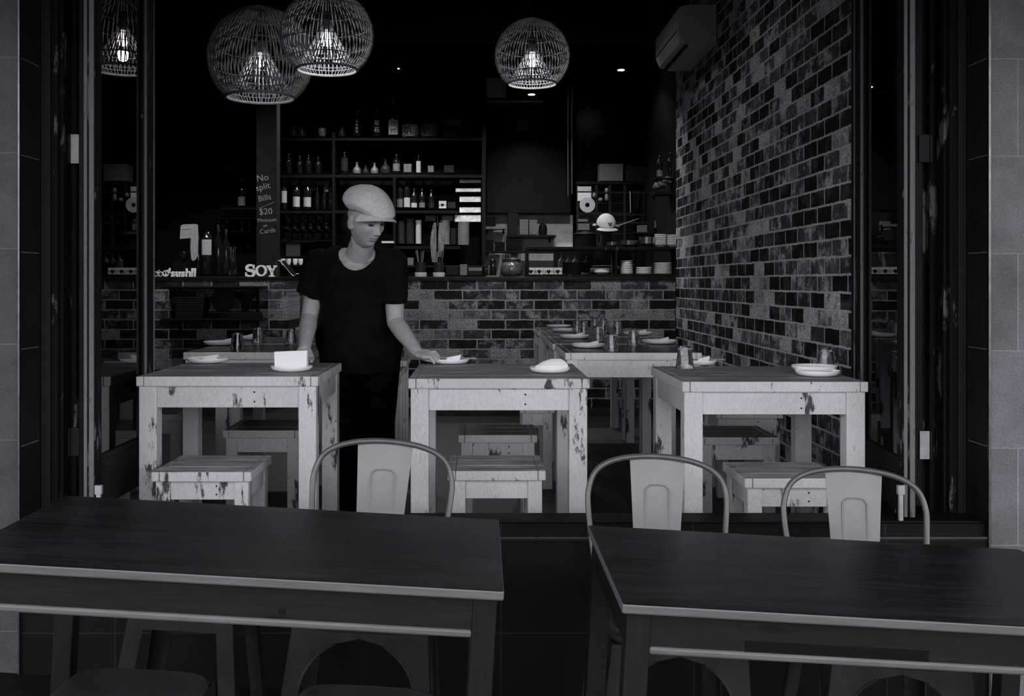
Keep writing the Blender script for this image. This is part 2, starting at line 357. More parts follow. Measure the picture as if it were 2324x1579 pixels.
# folded bi-fold window leaves, standing square to the street
M_bar = M_frame2
def leaf(name, org, ang, sg, y0, y1, lab, st=.062, fs=.118, pane=True):
    xf = 0
    """xf: face towards the room's middle; sg: which way the leaf's thickness goes"""
    t = struct(bpy.data.objects.new(name, None), lab); C.objects.link(t); t.location = (org[0], org[1], 0); t.rotation_euler = (0, 0, ang)
    a, b = sorted((xf, xf+sg*.038)); z0, z1 = .574, 2.50
    f = MB()
    for ya, yb in ((y0, y0+st), (y1-fs, y1)):
        f.box(a, b, ya, yb, z0, z1, bev=.004)
        f.box(a-.003 if sg > 0 else a+.004, b-.004 if sg > 0 else b+.003, ya+.018, yb-.018, z0, z1, bev=.003)
    f.box(a, b, y0+st, y1-fs, z1-.09, z1, bev=.003)
    struct(f.build('window_frame', M_frame, t))
    r = MB(); r.box(a+.004, b-.004, y0+st, y1-fs, z0, .735, bev=.004); r.box(a-.001, b+.001, y0+st, y1-fs, .735, .757, bev=.005)
    struct(r.build('bottom_rail', M_joinery, t))
    ed = MB(); ed.box(a+.002, a+.013, y0-.004, y0, z0, z1, bev=.0015); ed.box(b-.018, b-.002, y0-.006, y0, z0, z1, bev=.0015)
    struct(ed.build('stile_edge', M_frame2, t), 'worn pale leading edge of the stile')
    # worn moulded bead of the far stile, catching the street light
    be = MB(); xb = xf if sg < 0 else xf; be.tube([(xf-sg*.004, y1-fs+.004, z0), (xf-sg*.004, y1-fs+.004, z1)], .006, 8); be.tube([(xf-sg*.002, y1-.012, z0), (xf-sg*.002, y1-.012, z1)], .004, 8)
    struct(be.build('glazing_bead', M_frame2, t, True), 'worn pale glazing bead')
    if pane:
        p = MB(); xm = xf+sg*.010; p.box(min(xm, xm+sg*.004), max(xm, xm+sg*.004), y0+st, y1-fs, .757, z1-.09)
        struct(p.build('pane', M_pane, t))
        bk = MB(); xm = xf+sg*.036; bk.box(min(xm, xm+sg*.005), max(xm, xm+sg*.005), y0+st, y1-fs, .757, z1-.09)
        struct(bk.build('pane', M_pane, t))
    return t
leaf('window_1', (-1.277, 3.30), 0, -1, 0, .60, 'open folded window leaf at the left jamb, its glass mirroring a lamp', .062, .118)
leaf('window_2', (1.380, 3.25), -.1175, 1, 0, .62, 'open folded window leaf at the right jamb, its glass mirroring the counter', .07, .13)
for nm, x0, x1, lab in (('window_3', -1.372, -1.335, 'second folded leaf behind the left glazed leaf'), ('window_4', 1.470, 1.512, 'second folded leaf behind the right glazed leaf')):
    t = struct(bpy.data.objects.new(nm, None), lab); C.objects.link(t)
    m = MB(); m.box(x0, x1, 3.40, 3.95, .574, 2.50, bev=.003); struct(m.build('window_frame', M_joinery, t))
def hinge(x0, x1, z0, z1, y, mat, lab, kn):
    t = thing('hinge', lab, 'hinge', ((x0+x1)/2, y, (z0+z1)/2), 0, 'hinges on the window jambs')
    w2, h2 = (x1-x0)/2, (z1-z0)/2
    m = MB(); m.box(-w2, w2, -.0015, .0015, -h2, h2, bev=.001); m.build('hinge_plate', mat, t)
    k = MB(); k.tube([(kn*(w2+.006), 0, -h2), (kn*(w2+.006), 0, h2)], .006, 10); k.build('knuckle', M_dark, t, True)
    for i in range(4):
        s = MB(); s.lathe([(0, -.0035), (.0045, -.0035), (.0045, 0), (0, 0)], 10, T(kn*(-.005 if i % 2 else .005), 0, h2*(.75-.5*i)) @ R(90, 'X')@T(0, 0, 0)); s.build('screw', M_dark, t)
M_hinge = flat('pale_hinge_plate', .42, .5, nz=.2)
hinge(X_(161, 3.41), X_(184, 3.41), Z_(371, 3.41), Z_(305, 3.41), 3.408, M_hinge, 'pale screwed hinge plate high on the left jamb', -1)
hinge(X_(161, 3.41), X_(184, 3.41), Z_(1035, 3.41), Z_(970, 3.41), 3.408, M_dark, 'dark hinge plate low on the left jamb', -1)
hinge(X_(2088, 3.39), X_(2110, 3.39), Z_(1042, 3.39), Z_(978, 3.39), 3.392, M_hinge, 'pale screwed hinge plate low on the right jamb', 1)
hinge(X_(2086, 3.39), X_(2110, 3.39), Z_(368, 3.39), Z_(305, 3.39), 3.392, M_dark, 'dark hinge plate high on the right jamb', 1)
for x, lab in ((X_(224, 3.228)-.0, 'short pale bolt at the foot of the left window leaf'), (X_(2044, 3.228), 'short pale bolt at the foot of the right window leaf')):
    m = MB(); m.box(-.007, .007, -.006, .006, 0, .115, bev=.002); m.box(-.011, .011, -.008, .008, .085, .115, bev=.002)
    tag(m.build('drop_bolt', flat('pale_bolt', .35, .5), loc=(x, 3.228, .567)), lab, 'bolt', 'bolts of the window leaves')

# ================================================================ THE BRICK COUNTER
YC = 8.75
M_top = flat('counter_top', .012, .35, nz=.4)
def counter(x0, x1, lab):
    t = thing('brick_counter', lab, 'counter', ((x0+x1)/2, YC, FL))
    h = (x1-x0)/2; m = MB(); m.box(-h, h, 0, .55, 0, 1.115); o = m.build('brick_body', M_brick_c, t); 
    m = MB(); m.box(-h-.01, h+(.01 if x1 < 0 else 0), -.012, .57, 1.115, 1.147, bev=.004); m.build('countertop', M_top, t)
    return t
XL1 = X_(655, YC); XR0 = X_(830, YC)
counter(-3.78, XL1, 'brick faced counter under the chalked post, left of the man')
counter(XR0, 1.715, 'long brick faced counter carrying the open plate shelves')
S('wall_passage', M_brick_wh, (XL1-.03, XL1-.002, 9.33, 10.2, FL, 1.34))
ZC = FL+1.147
# chalkboard post
PX0, PX1, PY = X_(582, 9.6), X_(628, 9.6), 9.6
t = thing('chalkboard_post', 'grey chalkboard post with handwriting rising from the left counter', 'post', ((PX0+PX1)/2, PY, FL))
m = MB(); m.box(-(PX1-PX0)/2, (PX1-PX0)/2, 0, .16, 0, 3.69); m.build('post', flat('chalkboard', .012, .8, nz=.3, nscale=12, spec=.2), t)
m = MB(); sc_ = 9.6/F
def chalk(s, px, py, size, rot=0, sh=0):
    text(s, size*sc_, .0004, T(X_(px, 9.6)-(PX0+PX1)/2, -.003, Z_(py, 9.6)-FL) @ FACE @ R(rot, 'Z'), mb=m)
chalk('No', 583, 412, 21, 8); chalk('split', 582, 434, 20, 14); chalk('Bills', 587, 458, 19, 12); chalk('$20', 588, 487, 20, 3); chalk('Minimum', 585, 504, 11.5, 3); chalk('on', 597, 515, 10, 5); chalk('Cards', 590, 531, 15, 8)
m.tube([(X_(588, 9.6)-(PX0+PX1)/2, -.003, Z_(473, 9.6)-FL), (X_(622, 9.6)-(PX0+PX1)/2, -.003, Z_(459, 9.6)-FL)], .0025, 5)
m.build('chalk_lettering', flat('chalk', .30, .9, nz=.3), t)

# ================================================================ WHITE PAINTED TABLES AND STOOLS
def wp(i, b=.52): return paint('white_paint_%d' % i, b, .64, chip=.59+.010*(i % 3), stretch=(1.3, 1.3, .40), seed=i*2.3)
WPS = [wp(i) for i in range(4)]; WP_LIT = [wp(i, .80) for i in range(4, 8)]  # second list is paler: missing light put into the back tables' paint
def ttop(i, v, worn=.5):
    q = NT('worn_plank_top_%d' % i); c = q.coord(scale=(1.6, 34, 20)); mp = q.n('Mapping'); q.l(c, mp.inputs[0]); mp.inputs['Location'].default_value = (i*3.3, i, i*.7)
    f1 = q.noise(mp.outputs[0], 1.0, 5, .7); c2 = q.coord(scale=(5, 9, 9)); f2 = q.noise(c2, 1.2, 5, .6); f3 = q.noise(c2, 26, 3, .8)
    col = q.ramp(f1, [(.30, v*.22), (.45, v*.8), (.62, v*1.25), (.75, v*1.6)])
    col = q.mix(1, col, q.ramp(f2, [(.32, .55), (.65, 1.2)]), 'MULTIPLY'); col = q.mix(1, col, q.ramp(f3, [(.3, .75), (.7, 1.25)]), 'MULTIPLY')
    q.set(Base_Color=col, Roughness=.55); q.p.inputs['Specular IOR Level'].default_value = .35; q.bump(f1, .0008)
    return q.m
def ttop_old(i, v, worn=.5): 
    q = paint('worn_top_%d' % i, v, .56, chip=.62, stretch=(.22, 1.6, 1), grain=.35, dark=.03, seed=i*3.1+1); return q
TT = [ttop(0, .27), ttop(1, .29), ttop(2, .27)]; STT = [ttop(3, .42), ttop(4, .40)]; DT = woodmat('dark_table_top', .014, .6, 0, .25)
def wtable(x0, x1, y0, y1, ztop, lab, cat='table', group=None, name='wooden_table', top=None, legw=.064, slab=.036, apr=.078, over=.008, i=0, foot=FL, planks=5, aprin=.006, nails=True, rz=0, toplab=None):
    t = thing(name, lab, cat, ((x0+x1)/2, (y0+y1)/2, foot), rz, group); hx, hy = (x1-x0)/2, (y1-y0)/2; h = ztop-foot
    PP = WP_LIT if y0 > 4.6 else WPS; wpm = PP[i % 4]
    m = MB(); e = .028                                         # plank boards between two end battens
    for k in range(planks):
        a = -hy+2*hy*k/planks; b = a+2*hy/planks-.0022
        m.box(-hx+e, hx-e, a, b, h-slab, h, bev=.003)
    m.box(-hx, -hx+e-.0018, -hy, hy, h-slab, h, bev=.004); m.box(hx-e+.0018, hx, -hy, hy, h-slab, h, bev=.004)
    m.box(-hx+.012, hx-.012, -hy+.012, hy-.012, h-slab-.003, h-slab*.5)
    for f in m.bm.faces:
        f.material_index = 0 if f.normal.z > .9 else 1
    o = m.build('tabletop' if cat == 'table' else 'seat', [top or TT[i % 3], wpm], t)
    lx, ly = hx-over, hy-over; hl = h-slab
    for a in (-1, 1):
        for b in (-1, 1):
            m = MB(); c0, c1 = sorted((a*lx, a*(lx-legw))); d0, d1 = sorted((b*ly, b*(ly-legw)))
            m.box(c0, c1, d0, d1, 0, hl, bev=.003); m.build('leg', wpm, t)
    for a in (-1, 1):
        m = MB(); d0, d1 = sorted((a*(ly-aprin), a*(ly-aprin-.022))); m.box(-lx+legw, lx-legw, d0, d1, hl-apr, hl, bev=.002)
        ap = m.build('apron', PP[(i+1) % 4], t)
        m = MB(); d0, d1 = sorted((a*(lx-aprin), a*(lx-aprin-.022))); m.box(d0, d1, -ly+legw, ly-legw, hl-apr, hl, bev=.002)
        m.build('apron', wpm, t)
    if nails:
        for zz in (.28, .72): m = MB(); m.ball((lx*.30, -(ly-aprin)-.0006, hl-apr*zz), (.0032, .002, .0032), u=8, v=6); m.build('nail_hole', M_black, t)
    return t
wtable(-1.242, -.585, 3.59, 4.20, 1.0, 'white peeling table in front left of the man, with an upright napkin', group=None, i=0)
wtable(-.254, .386, 3.51, 4.15, 1.0, 'white painted table in the middle, the man reaches for its plate', i=1)
wtable(.690, 1.326, 3.40, 4.03, 1.0, 'white painted table at the right window leaf with two inverted tumblers', i=2)
for (a, b, c, d, lab, i) in ((.41, 1.069, 4.80, 5.46, 'white apron table with dark top, nearest of the row along the brick wall', 3), (.40, 1.055, 5.50, 6.16, 'dark topped table second in the row along the brick wall', 1),
                             (.41, 1.06, 6.2, 6.86, 'dark topped table third in the row along the brick wall', 2), (.40, 1.05, 6.9, 7.56, 'dark topped table at the far end of the row, nearest the brick counter', 0)):
    wtable(a, b, c, d, 1.0, lab, i=i, top=DT, apr=.085, legw=.055)
wtable(-1.442, -.815, 4.83, 5.46, 1.0, 'dark topped table behind the front left table with an inverted tumbler', i=2, top=DT)
wtable(-1.40, -.78, 5.50, 6.16, 1.0, 'dark topped table further back on the left, below the wall rack', i=1, top=DT)
def stool(x0, x1, y0, y1, lab, i, top=None, ztop=.68, group='white wooden stools'):
    return wtable(x0, x1, y0, y1, ztop, lab, 'stool', group, 'wooden_stool', top=top or STT[i % 2], legw=.050, slab=.034, apr=.066, over=.012, i=i, planks=3, nails=i % 2 == 0)
stool(-1.144, -.796, 3.46, 3.80, 'white wooden stool pushed under the front left table, street side', 0)
stool(-1.148, -.80, 4.43, 4.78, 'grey shaded wooden stool behind the front left table', 1, DT)
stool(-.114, .229, 3.48, 3.80, 'white wooden stool under the middle table, street side', 1)
stool(-.095, .247, 4.30, 4.62, 'wooden stool with dark seat behind the middle table', 2, DT)
stool(.21, .394, 5.27, 5.60, 'narrow wooden stool beside the nearest table of the brick wall row', 3, DT)
stool(.89, 1.236, 3.35, 3.66, 'white wooden stool under the right table, street side', 2)
stool(.93, 1.274, 4.24, 4.58, 'wooden stool with dark seat behind the right table', 3, DT)
stool(1.20, 1.54, 5.06, 5.40, 'wooden stool against the brick wall, farther back than the right table', 0, DT)
stool(-1.83, -1.49, 4.97, 5.31, 'wooden stool far left behind the left window leaf', 1, DT)
wtable(-.72, -.40, 5.0, 5.32, .89, 'tall narrow wooden stool half hidden behind the man', 'stool', 'tall wooden stools', 'wooden_stool', top=DT, legw=.045, slab=.034, apr=.05, over=.01, i=1, planks=3, nails=False)
wtable(-.72, -.42, 5.7, 6.0, .89, 'tall wooden stool in the dark farther behind the man', 'stool', 'tall wooden stools', 'wooden_stool', top=DT, legw=.045, slab=.034, apr=.05, over=.01, i=2, planks=3, nails=False)

# ================================================================ DARK PAVEMENT TABLES
M_ow = woodmat('dark_acacia_top', .012, .95, 0, .34, .22, plank=(.42, .062), scale=.8)
M_ow2 = woodmat('acacia_edge_lit', .105, .35, 0, .4, knots=False)  # paler than the top: stronger light on front faces put into the colour
M_ow3 = woodmat('dark_acacia_apron', .011, .4, 0, .55, .15, seed=4)
M_ow4 = woodmat('dark_acacia_leg', .011, .35, 2, .55, .15, knots=False)
M_patch = woodmat('dark_repair_strip', .005, .5, 0, .6, .1, knots=False, seed=2)
def otable(x0, x1, y0, y1, zt, lab, knot=None, patch=None, leg_in=.0):
    """tabletop height zt given at x0..x1's middle; the whole table leans with the pavement"""
    xm, ym = (x0+x1)/2, (y0+y1)/2; hgt = .75
    base = Vector((xm, ym, zt)) - Vector((math.sin(slope)*hgt, 0, math.cos(slope)*hgt))
    t = thing('pavement_table', lab, 'table', tuple(base), (0, slope, 0), 'dark wooden tables on the pavement')
    hx, hy = (x1-x0)/2/math.cos(slope), (y1-y0)/2
    m = MB(); m.box(-hx, hx, -hy, hy, hgt-.019, hgt, bev=.0035)
    for f in m.bm.faces: f.material_index = 0 if f.normal.z > .9 else 1
    m.build('tabletop', [M_ow, M_ow2], t)
    lw = .046; ix, iy = hx-.012, hy-.014; zl = hgt-.019
    for a in (-1, 1):
        for b in (-1, 1):
            m = MB(); c0, c1 = sorted((a*ix, a*(ix-lw))); d0, d1 = sorted((b*iy, b*(iy-lw))); m.box(c0, c1, d0, d1, 0, zl, bev=.002); m.build('leg', M_ow4, t)
    for a in (-1, 1):
        m = MB(); d0, d1 = sorted((a*(iy-.004), a*(iy-.022))); m.box(-ix+lw, ix-lw, d0, d1, zl-.075, zl, bev=.001)
        ap = m.build('apron', M_ow3, t)
        m = MB(); yb = a*(iy-.003); m.box(-ix+lw, ix-lw, *sorted((yb+a*.004, yb-a*.018)), zl-.079, zl-.064, bev=.005, seg=3); m.build('apron_bead', M_ow2, ap)
        if a < 0 and knot:
            m = MB(); m.ball((knot[0], -(iy-.004)-.0003, zl-knot[1]), (.008, .0015, .007), u=10, v=8); m.build('knot', M_black, ap)
        if a < 0 and patch:
            m = MB(); m.box(patch[0], patch[1], -(iy-.004)-.0007, -(iy-.004), zl-.064, zl-.043); m.build('repair_strip', M_patch, ap)
        m = MB(); d0, d1 = sorted((a*(ix-.004), a*(ix-.022))); m.box(d0, d1, -iy+lw, iy-lw, zl-.075, zl, bev=.001); m.build('apron', M_ow3, t)
    return t
otable(-1.036, .046, 1.91, 2.49, .777, 'dark wooden pavement table on the left with a knot in its apron', knot=(.115, .048))
otable(.268, 1.345, 1.875, 2.485, .704, 'dark wooden pavement table on the right with a darker strip in its apron', patch=(-.30, .05))
# ================================================================ PENDANT LAMPS
M_rattan = flat('pale_rattan', .33, .7, nz=.35, nscale=60, spec=.2)
M_bulb = emit('glowing_bulb', 1, 9)
M_cord = flat('lamp_cord', .04, .6)
def pendant(px, py, Y, wpx, lab, power=7, n=72):
    R_ = wpx/2*Y/F; x, _, z = P(px, py, Y); zt = 3.95-z
    t = thing('pendant_lamp', lab, 'lamp', (x, Y, z), 0, 'woven globe pendant lamps')
    m = MB(); m.tube([(0, 0, zt), (0, 0, R_*.5)], .003, 6); m.lathe([(0, zt-.03), (.045, zt-.03), (.05, zt-.002), (0, zt-.002)], 16); m.build('cord', M_cord, t, True)
    phs = [(-49+ (126*k/20.)) for k in range(21)]
    def pt(ph, th, rr=R_): return (rr*math.cos(math.radians(ph))*math.cos(th), rr*math.cos(math.radians(ph))*math.sin(th), rr*.98*math.sin(math.radians(ph)))
    m = MB(); rnd = random.Random(int(px))
    for k in range(n):
        th = 2*PI*k/n+rnd.uniform(-.012, .012)
        m.tube([pt(p, th+.006*math.sin(p/9+k)) for p in phs[::2]], .0026*R_/.2+.0002, 5)
    for ph in (-32, -10, 12, 34, 56):
        m.tube([pt(ph+.8*math.sin(3*a), a, R_*1.006) for a in [2*PI*j/40 for j in range(40)]], .0022, 5, closed=True)
        m.tube([pt(ph+.8*math.sin(3*a), a, R_*.985) for a in [2*PI*j/40 for j in range(40)]], .0018, 4, closed=True)
    sh = m.build('woven_shade', M_rattan, t)
    m = MB(); m.tube([pt(-49.5, a) for a in [2*PI*j/48 for j in range(48)]], .0055*R_/.2, 6, closed=True)
    m.build('shade_rim', M_rattan, t); m = MB()
    m.tube([pt(77, a) for a in [2*PI*j/24 for j in range(24)]], .004, 6, closed=True); m.build('top_ring', M_rattan, t)
    m = MB(); nc = 34
    def ct(q, th): r = R_*(.07+.52*q**1.15); zz = R_*(.33-.98*q); return (r*math.cos(th), r*math.sin(th), zz)
    for k in range(nc):
        th = 2*PI*k/nc; m.tube([ct(q/6, th) for q in range(7)], .0023*R_/.2, 4)
    for q in (.25, .5, .75, 1.): m.tube([ct(q, 2*PI*j/32) for j in range(32)], .002, 4, closed=True)
    m.build('inner_cone', M_rattan, t)
    m = MB(); m.lathe([(0, R_*.5), (.016, R_*.5), (.019, R_*.12), (0, R_*.12)], 14); m.build('socket', M_cord, t, True)
    m = MB(); b0 = R_*.12
    m.lathe([(.001, b0), (.012, b0), (.016, b0-.02), (.024, b0-.045), (.025, b0-.06), (.017, b0-.078), (.001, b0-.084)], 14); m.build('bulb', M_bulb, t, True)
    lamp('bulb_light', 'POINT', (0, 0, b0-.13), power, size=.03, parent=t)
pendant(591, 133, 5.7, 236, 'largest woven globe pendant lamp, hanging left behind the other big one', .9, 76)
pendant(742, 80, 5.02, 209, 'woven globe pendant lamp hanging in front, overlapping the largest one', 1.7, 64)
pendant(1208, 127, 5.2, 169, 'smaller looking woven globe pendant lamp right of the middle', 1.1, 62)

# ================================================================ METAL CHAIRS AND STOOLS ON THE PAVEMENT
M_chair = flat('grey_painted_steel', .19, .38, .0, nz=.12, nscale=7)
M_hoop = flat('bare_steel_tube', .10, .35, .3, nz=.15)
M_dsteel = flat('dark_painted_steel', .028, .35, nz=.35, nscale=9)
def sq(r, c, n=40, k=4.):
    """rounded square ring of half size r; corners by superellipse power k"""
    out = []
    for i in range(n):
        a = 2*PI*i/n; ca, sa = math.cos(a), math.sin(a)
        out.append((r[0]*math.copysign(abs(ca)**(2/k), ca), r[1]*math.copysign(abs(sa)**(2/k), sa), c))
    return out
def sheet_seat(hw, h, slot=True, thick=.002, lip=.028):
    m = MB(); rings = []
    for f, dz in ((.02, -.004), (.35, -.004), (.7, -.003), (.88, 0), (.95, -.001), (.985, -.006), (1., -.015), (1.0, -lip), (.985, -lip-.003), (.985, -.016), (.96, -.009), (.6, -.009), (.02, -.009)):
        rings.append(sq((hw*f, hw*f), h+dz, k=5 if f > .5 else 3))
    m.loft(rings); o = m.build('seat', M_dsteel, None, True, sharp=50)
    if slot:
        c = MB(); c.box(-.036, .036, -.009, .009, h-.05, h+.05, bev=.0085, seg=3); co = c.build('cut', M_dsteel)
        co.hide_render = True
        applied(o, ('BOOLEAN', dict(operation='DIFFERENCE', object=co, solver='EXACT'))); bpy.data.objects.remove(co)
        for p in o.data.polygons: p.use_smooth = True
        o.data.set_sharp_from_angle(angle=math.radians(50))
    return o
def legmesh(sx, sy, top, bot, h, zb, arch=True, inset=.0):
    """one folded corner leg: two flanges that widen into the arches under the seat"""
    m = MB(); N = 16; z1 = h-.022
    def corner(t): return top+(bot-top)*(1-t)           # t=1 at the seat
    for ax in (0, 1):
        outer, inner = [], []
        ts = [0, .2, .4, .55, .6]+[1-(.022+.14*math.cos(j*PI/28))/(z1-zb) for j in range(1, 15)]+[1]
        for k, t in enumerate(ts):
            c = corner(t); z = zb+(z1-zb)*t
            if arch:
                a_ = c-.042; d = (z1-.022-z)
                if d <= 1e-5: wd = c
                elif d < .14: wd = c-a_*math.sqrt(max(0, 1-((.14-d)/.14)**2)) 
                else: wd = .042
            else:
                wd = c if z > z1-.035 else .045
            wd = min(wd, c-.0003)
            outer.append((c, z)); inner.append((c-wd, z))
        if not arch:
            # square shouldered opening
            zz = z1-.035; c = top+(bot-top)*(1-(zz-zb)/(z1-zb))
            outer = [(corner(0), zb), (c, zz), (c-.00001, zz+.0001), (top, z1)]; inner = [(corner(0)-.045, zb), (c-.045, zz), (.0003, zz+.0001), (.0003, z1)]
        b = bmesh.new(); th = .0022
        V = []
        for (o, z), (i, _) in zip(outer, inner):
            q = []
            for along, off in ((o, o), (i, o), (i, o-th), (o, o-th)):
                q.append((along*sx, off*sy, z) if ax == 0 else (off*sx, along*sy, z))
            V.append(q)
        b.free(); m.loft(V)
        # rolled edge along the arch
        if arch:
            pts = [((i)*sx, (o+.001)*sy, z) if ax == 0 else ((o+.001)*sx, i*sy, z) for (o, z), (i, _) in zip(outer, inner)][:-2]
            m.tube(pts, .0035, 6)
    m.box(*sorted((sx*(bot-.03), sx*(bot+.003))), *sorted((sy*(bot-.03), sy*(bot+.003))), zb-.006, zb+.02, bev=.004)
    return m
def on_pavement(x, y): return (x, y, -.056*x)
def metal_chair(x, y, lab, rz=0):
    t = thing('metal_chair', lab, 'chair', on_pavement(x, y), (0, slope, rz), 'metal cafe chairs with hoop backs')
    s = sheet_seat(.18, .45, slot=False); s.parent = t
    for a in (-1, 1):
        for b in (-1, 1):
            legmesh(a, b, .176, .215, .45, .008).build('leg', M_dsteel, t, True, sharp=35)
    m = MB(); pts = []                                      # hoop tube rising from the seat sides
    Yb = .19
    prof = [(.172, .10, .445), (.180, .15, .50), (.196, .20, .60), (.206, .235, .68), (.207, .25, .735), (.190, .262, .785), (.155, .268, .815), (.105, .272, .832), (.05, .274, .840)]
    for p in prof: pts.append(p)
    pts.append((0, .275, .842))
    for p in reversed(prof): pts.append((-p[0], p[1], p[2]))
    # resample smooth
    P3 = [Vector(p) for p in pts]; out = []
    for i in range(len(P3)-1):
        p0 = P3[max(i-1, 0)]; p1 = P3[i]; p2 = P3[i+1]; p3 = P3[min(i+2, len(P3)-1)]
        for k in range(4):
            u = k/4; out.append(.5*((2*p1)+(-p0+p2)*u+(2*p0-5*p1+4*p2-p3)*u*u+(-p0+3*p1-3*p2+p3)*u**3))
    out.append(P3[-1]); m.tube(out, .0088, 10); m.build('back_hoop', M_hoop, t, True)
    m = MB(); N = 12; rows = []                              # central splat with an embossed panel
    for j in range(15):
        q = j/14; z = .452+q*(.835-.452); y0 = .165+(.272-.165)*q**.9+.004; hw = .062+.022*q**1.2
        row = []
        for k in range(N+1):
            u = -1+2*k/N; x_ = u*hw
            inside = abs(u) < .45 and .12 < q < .78
            edge = (abs(u) < .52 and .08 < q < .82)
            y_ = y0-.012*(u*u-.5)*-1*.0 + (.0035 if inside else 0) + .004*(u*u)
            row.append((x_, y_, z))
        rows.append(row)
    rings = [[(x_, y_, z) for x_, y_, z in r]+[(x_, y_+.0025, z) for x_, y_, z in reversed(r)] for r in rows]
    m.loft(rings); sp_ = m.build('back_splat', M_chair, t, True, sharp=50)
    m = MB(); hw_ = .034
    m.tube([(-hw_+.004, .205, .53), (-hw_-.002, .2325, .66), (-hw_-.002, .252, .745), (-hw_+.010, .2555, .757), (0, .2565, .759), (hw_-.010, .2555, .757), (hw_+.002, .252, .745), (hw_+.002, .2325, .66), (hw_-.004, .205, .53)], .0032, 6)
    m.build('pressed_rib', M_chair, sp_, True)
    return t
metal_chair(-.333, 2.735, 'metal chair with hoop back behind the left pavement table')
metal_chair(.49, 2.735, 'metal chair with hoop back behind the right pavement table, left of its pair')
metal_chair(1.055, 2.70, 'metal chair with hoop back behind the right pavement table, near the right pier', -.05)
def metal_stool(x, y, lab, arch=False, hw=.152, rz=0, h=.45):
    t = thing('metal_stool', lab, 'stool', on_pavement(x, y), (0, slope, rz), 'low metal stools')
    s = sheet_seat(hw, h); s.parent = t
    for a in (-1, 1):
        for b in (-1, 1):
            legmesh(a, b, hw-.004, hw+.045, h, .008, arch).build('leg', M_dsteel, t, True, sharp=35)
    return t
metal_stool(-.755, 2.04, 'low metal stool at the bottom left, slot in its seat, under the left pavement table')
metal_stool(-.262, 2.02, 'low metal stool with slotted seat under the right half of the left pavement table')
metal_stool(-.80, 2.715, 'metal stool with square shouldered legs behind the left pavement table', hw=.14)

# ================================================================ TABLEWARE
M_chop = flat('chopstick_wood', .30, .6)
def plate(x, y, z, r, lab, nap=None, rz=0, dish=.019, group='plates laid on the tables'):
    t = thing('plate', lab, 'plate', (x, y, z), rz, group)
    m = MB(); m.lathe([(.001, .003), (r*.45, .003), (r*.55, .0005), (r*.62, .0005), (r*.86, dish*.22), (r*.96, dish*.58), (r, dish), (r*.995, dish+.0022), (r*.95, dish*.75), (r*.84, dish*.38), (r*.6, .005), (.001, .005)], 32); m.build('dish', M_white, t, True)
    return t
def napkin(x, y, z, kind, lab, s=1, rz=0):
    m = MB()
    if kind == 'upright':
        a, b, h = .060*s, .022*s, .070*s
        m.loft([[(-a*.96, -b, 0), (a*.96, -b, 0), (a*.96, b, 0), (-a*.96, b, 0)], [(-a*1.02, -b*.55, h*.93), (a*.97, -b*.55, h), (a*.97, b*.35, h), (-a*1.02, b*.35, h*.93)]])
        m.box(-a*.9, a*.9, b*.2, b*.8, 0, h*.8, bev=.002)
    elif kind == 'mound':
        rows = []
        for q, zz, wx, wy in ((0, 0, .062, .038), (1, .014, .058, .034), (2, .028, .040, .02), (3, .037, .018, .006)):
            rows.append([(wx*s*math.cos(2*PI*k/14)*(1+.12*math.sin(5*k)) + .012*q*s*.6, wy*s*math.sin(2*PI*k/14), zz*s) for k in range(14)])
        m.loft(rows)
    else:
        a = .042*s
        m.loft([[(-a, -.02, 0), (a, -.018, 0), (a, .02, 0), (-a, .02, 0)], [(-a*1.1, -.018, .009), (a*.8, -.016, .010), (a*.9, .016, .012), (-a, .018, .009)]])
        m.loft([[(-a*.5, -.014, .011), (a*.9, -.012, .010), (a, .018, .012), (-a*.3, .016, .011)], [(-a*.3, -.012, .021), (a*1.1, -.010, .030), (a*1.1, .012, .032), (-a*.2, .012, .020)]])
    o = m.build('napkin', M_paper, loc=(x, y, z), rot=(0, 0, rz)); return tag(o, lab, 'napkin', 'paper napkins on plates')
def chopsticks(x, y, z, lab, rz=0, L=.21):
    t = thing('chopsticks', lab, 'chopsticks', (x, y, z), rz, 'chopsticks laid across plates')
    for k in (-1, 1):
        m = MB(); m.tube([(-L/2, k*.004, .003), (L/2, k*.006, .003)], [.0022, .0034], 6); m.build('chopstick', M_chop, t)
def tumbler(x, y, z, lab, s=1, rz=0):
    """drinking glasses standing upside down"""
    t = thing('tumbler', lab, 'glass', (x, y, z), rz, 'inverted drinking glasses')
    rb, rt, h = .0365*s, .0245*s, .087*s
    m = MB(); m.lathe([(rb, .0005), (rb-.0012, .0005), (rb-.0022, .001), (rt-.002, h-.012), (.001, h-.012), (.001, h-.003), (rt-.004, h), (rt, h-.003), (rt+.001, h-.01), (rb+.0002, .002)], 28, closed=True)
    m.build('glass_body', M_glass, t, True)
    m = MB(); m.lathe([(rt-.003, h-.004), (rt+.001, h-.0045), (rt+.0012, h-.0065), (rt-.003, h-.007)], 24, closed=True); m.build('base_ring', M_glass, t, True)
    return t
ZT = 1.0005
def at(px, py, z=1.0):
    Y = (H-z)*F/(py-CY); return X_(px, Y), Y
def setting(px, py, rpx, who, nap=None, naplab=None, chop=False, rz=0):
    x, y = at(px, py); r = rpx*y/F
    plate(x, y, ZT, r, 'white plate '+who, rz=rz)
    if nap: napkin(x+(nap[1] if len(nap) > 1 else 0), y, ZT+(.0058 if nap[0] != 'mound' else .012), nap[0], naplab, s=(nap[2] if len(nap) > 2 else 1), rz=rz)
    if chop: chopsticks(x, y+.030, ZT+.0165, 'chopsticks on the plate '+who, rz)
setting(472, 823, 48, 'at the back left of the front left table', ('flat', .0, 1), 'folded napkin on the plate at the back left of the front left table')
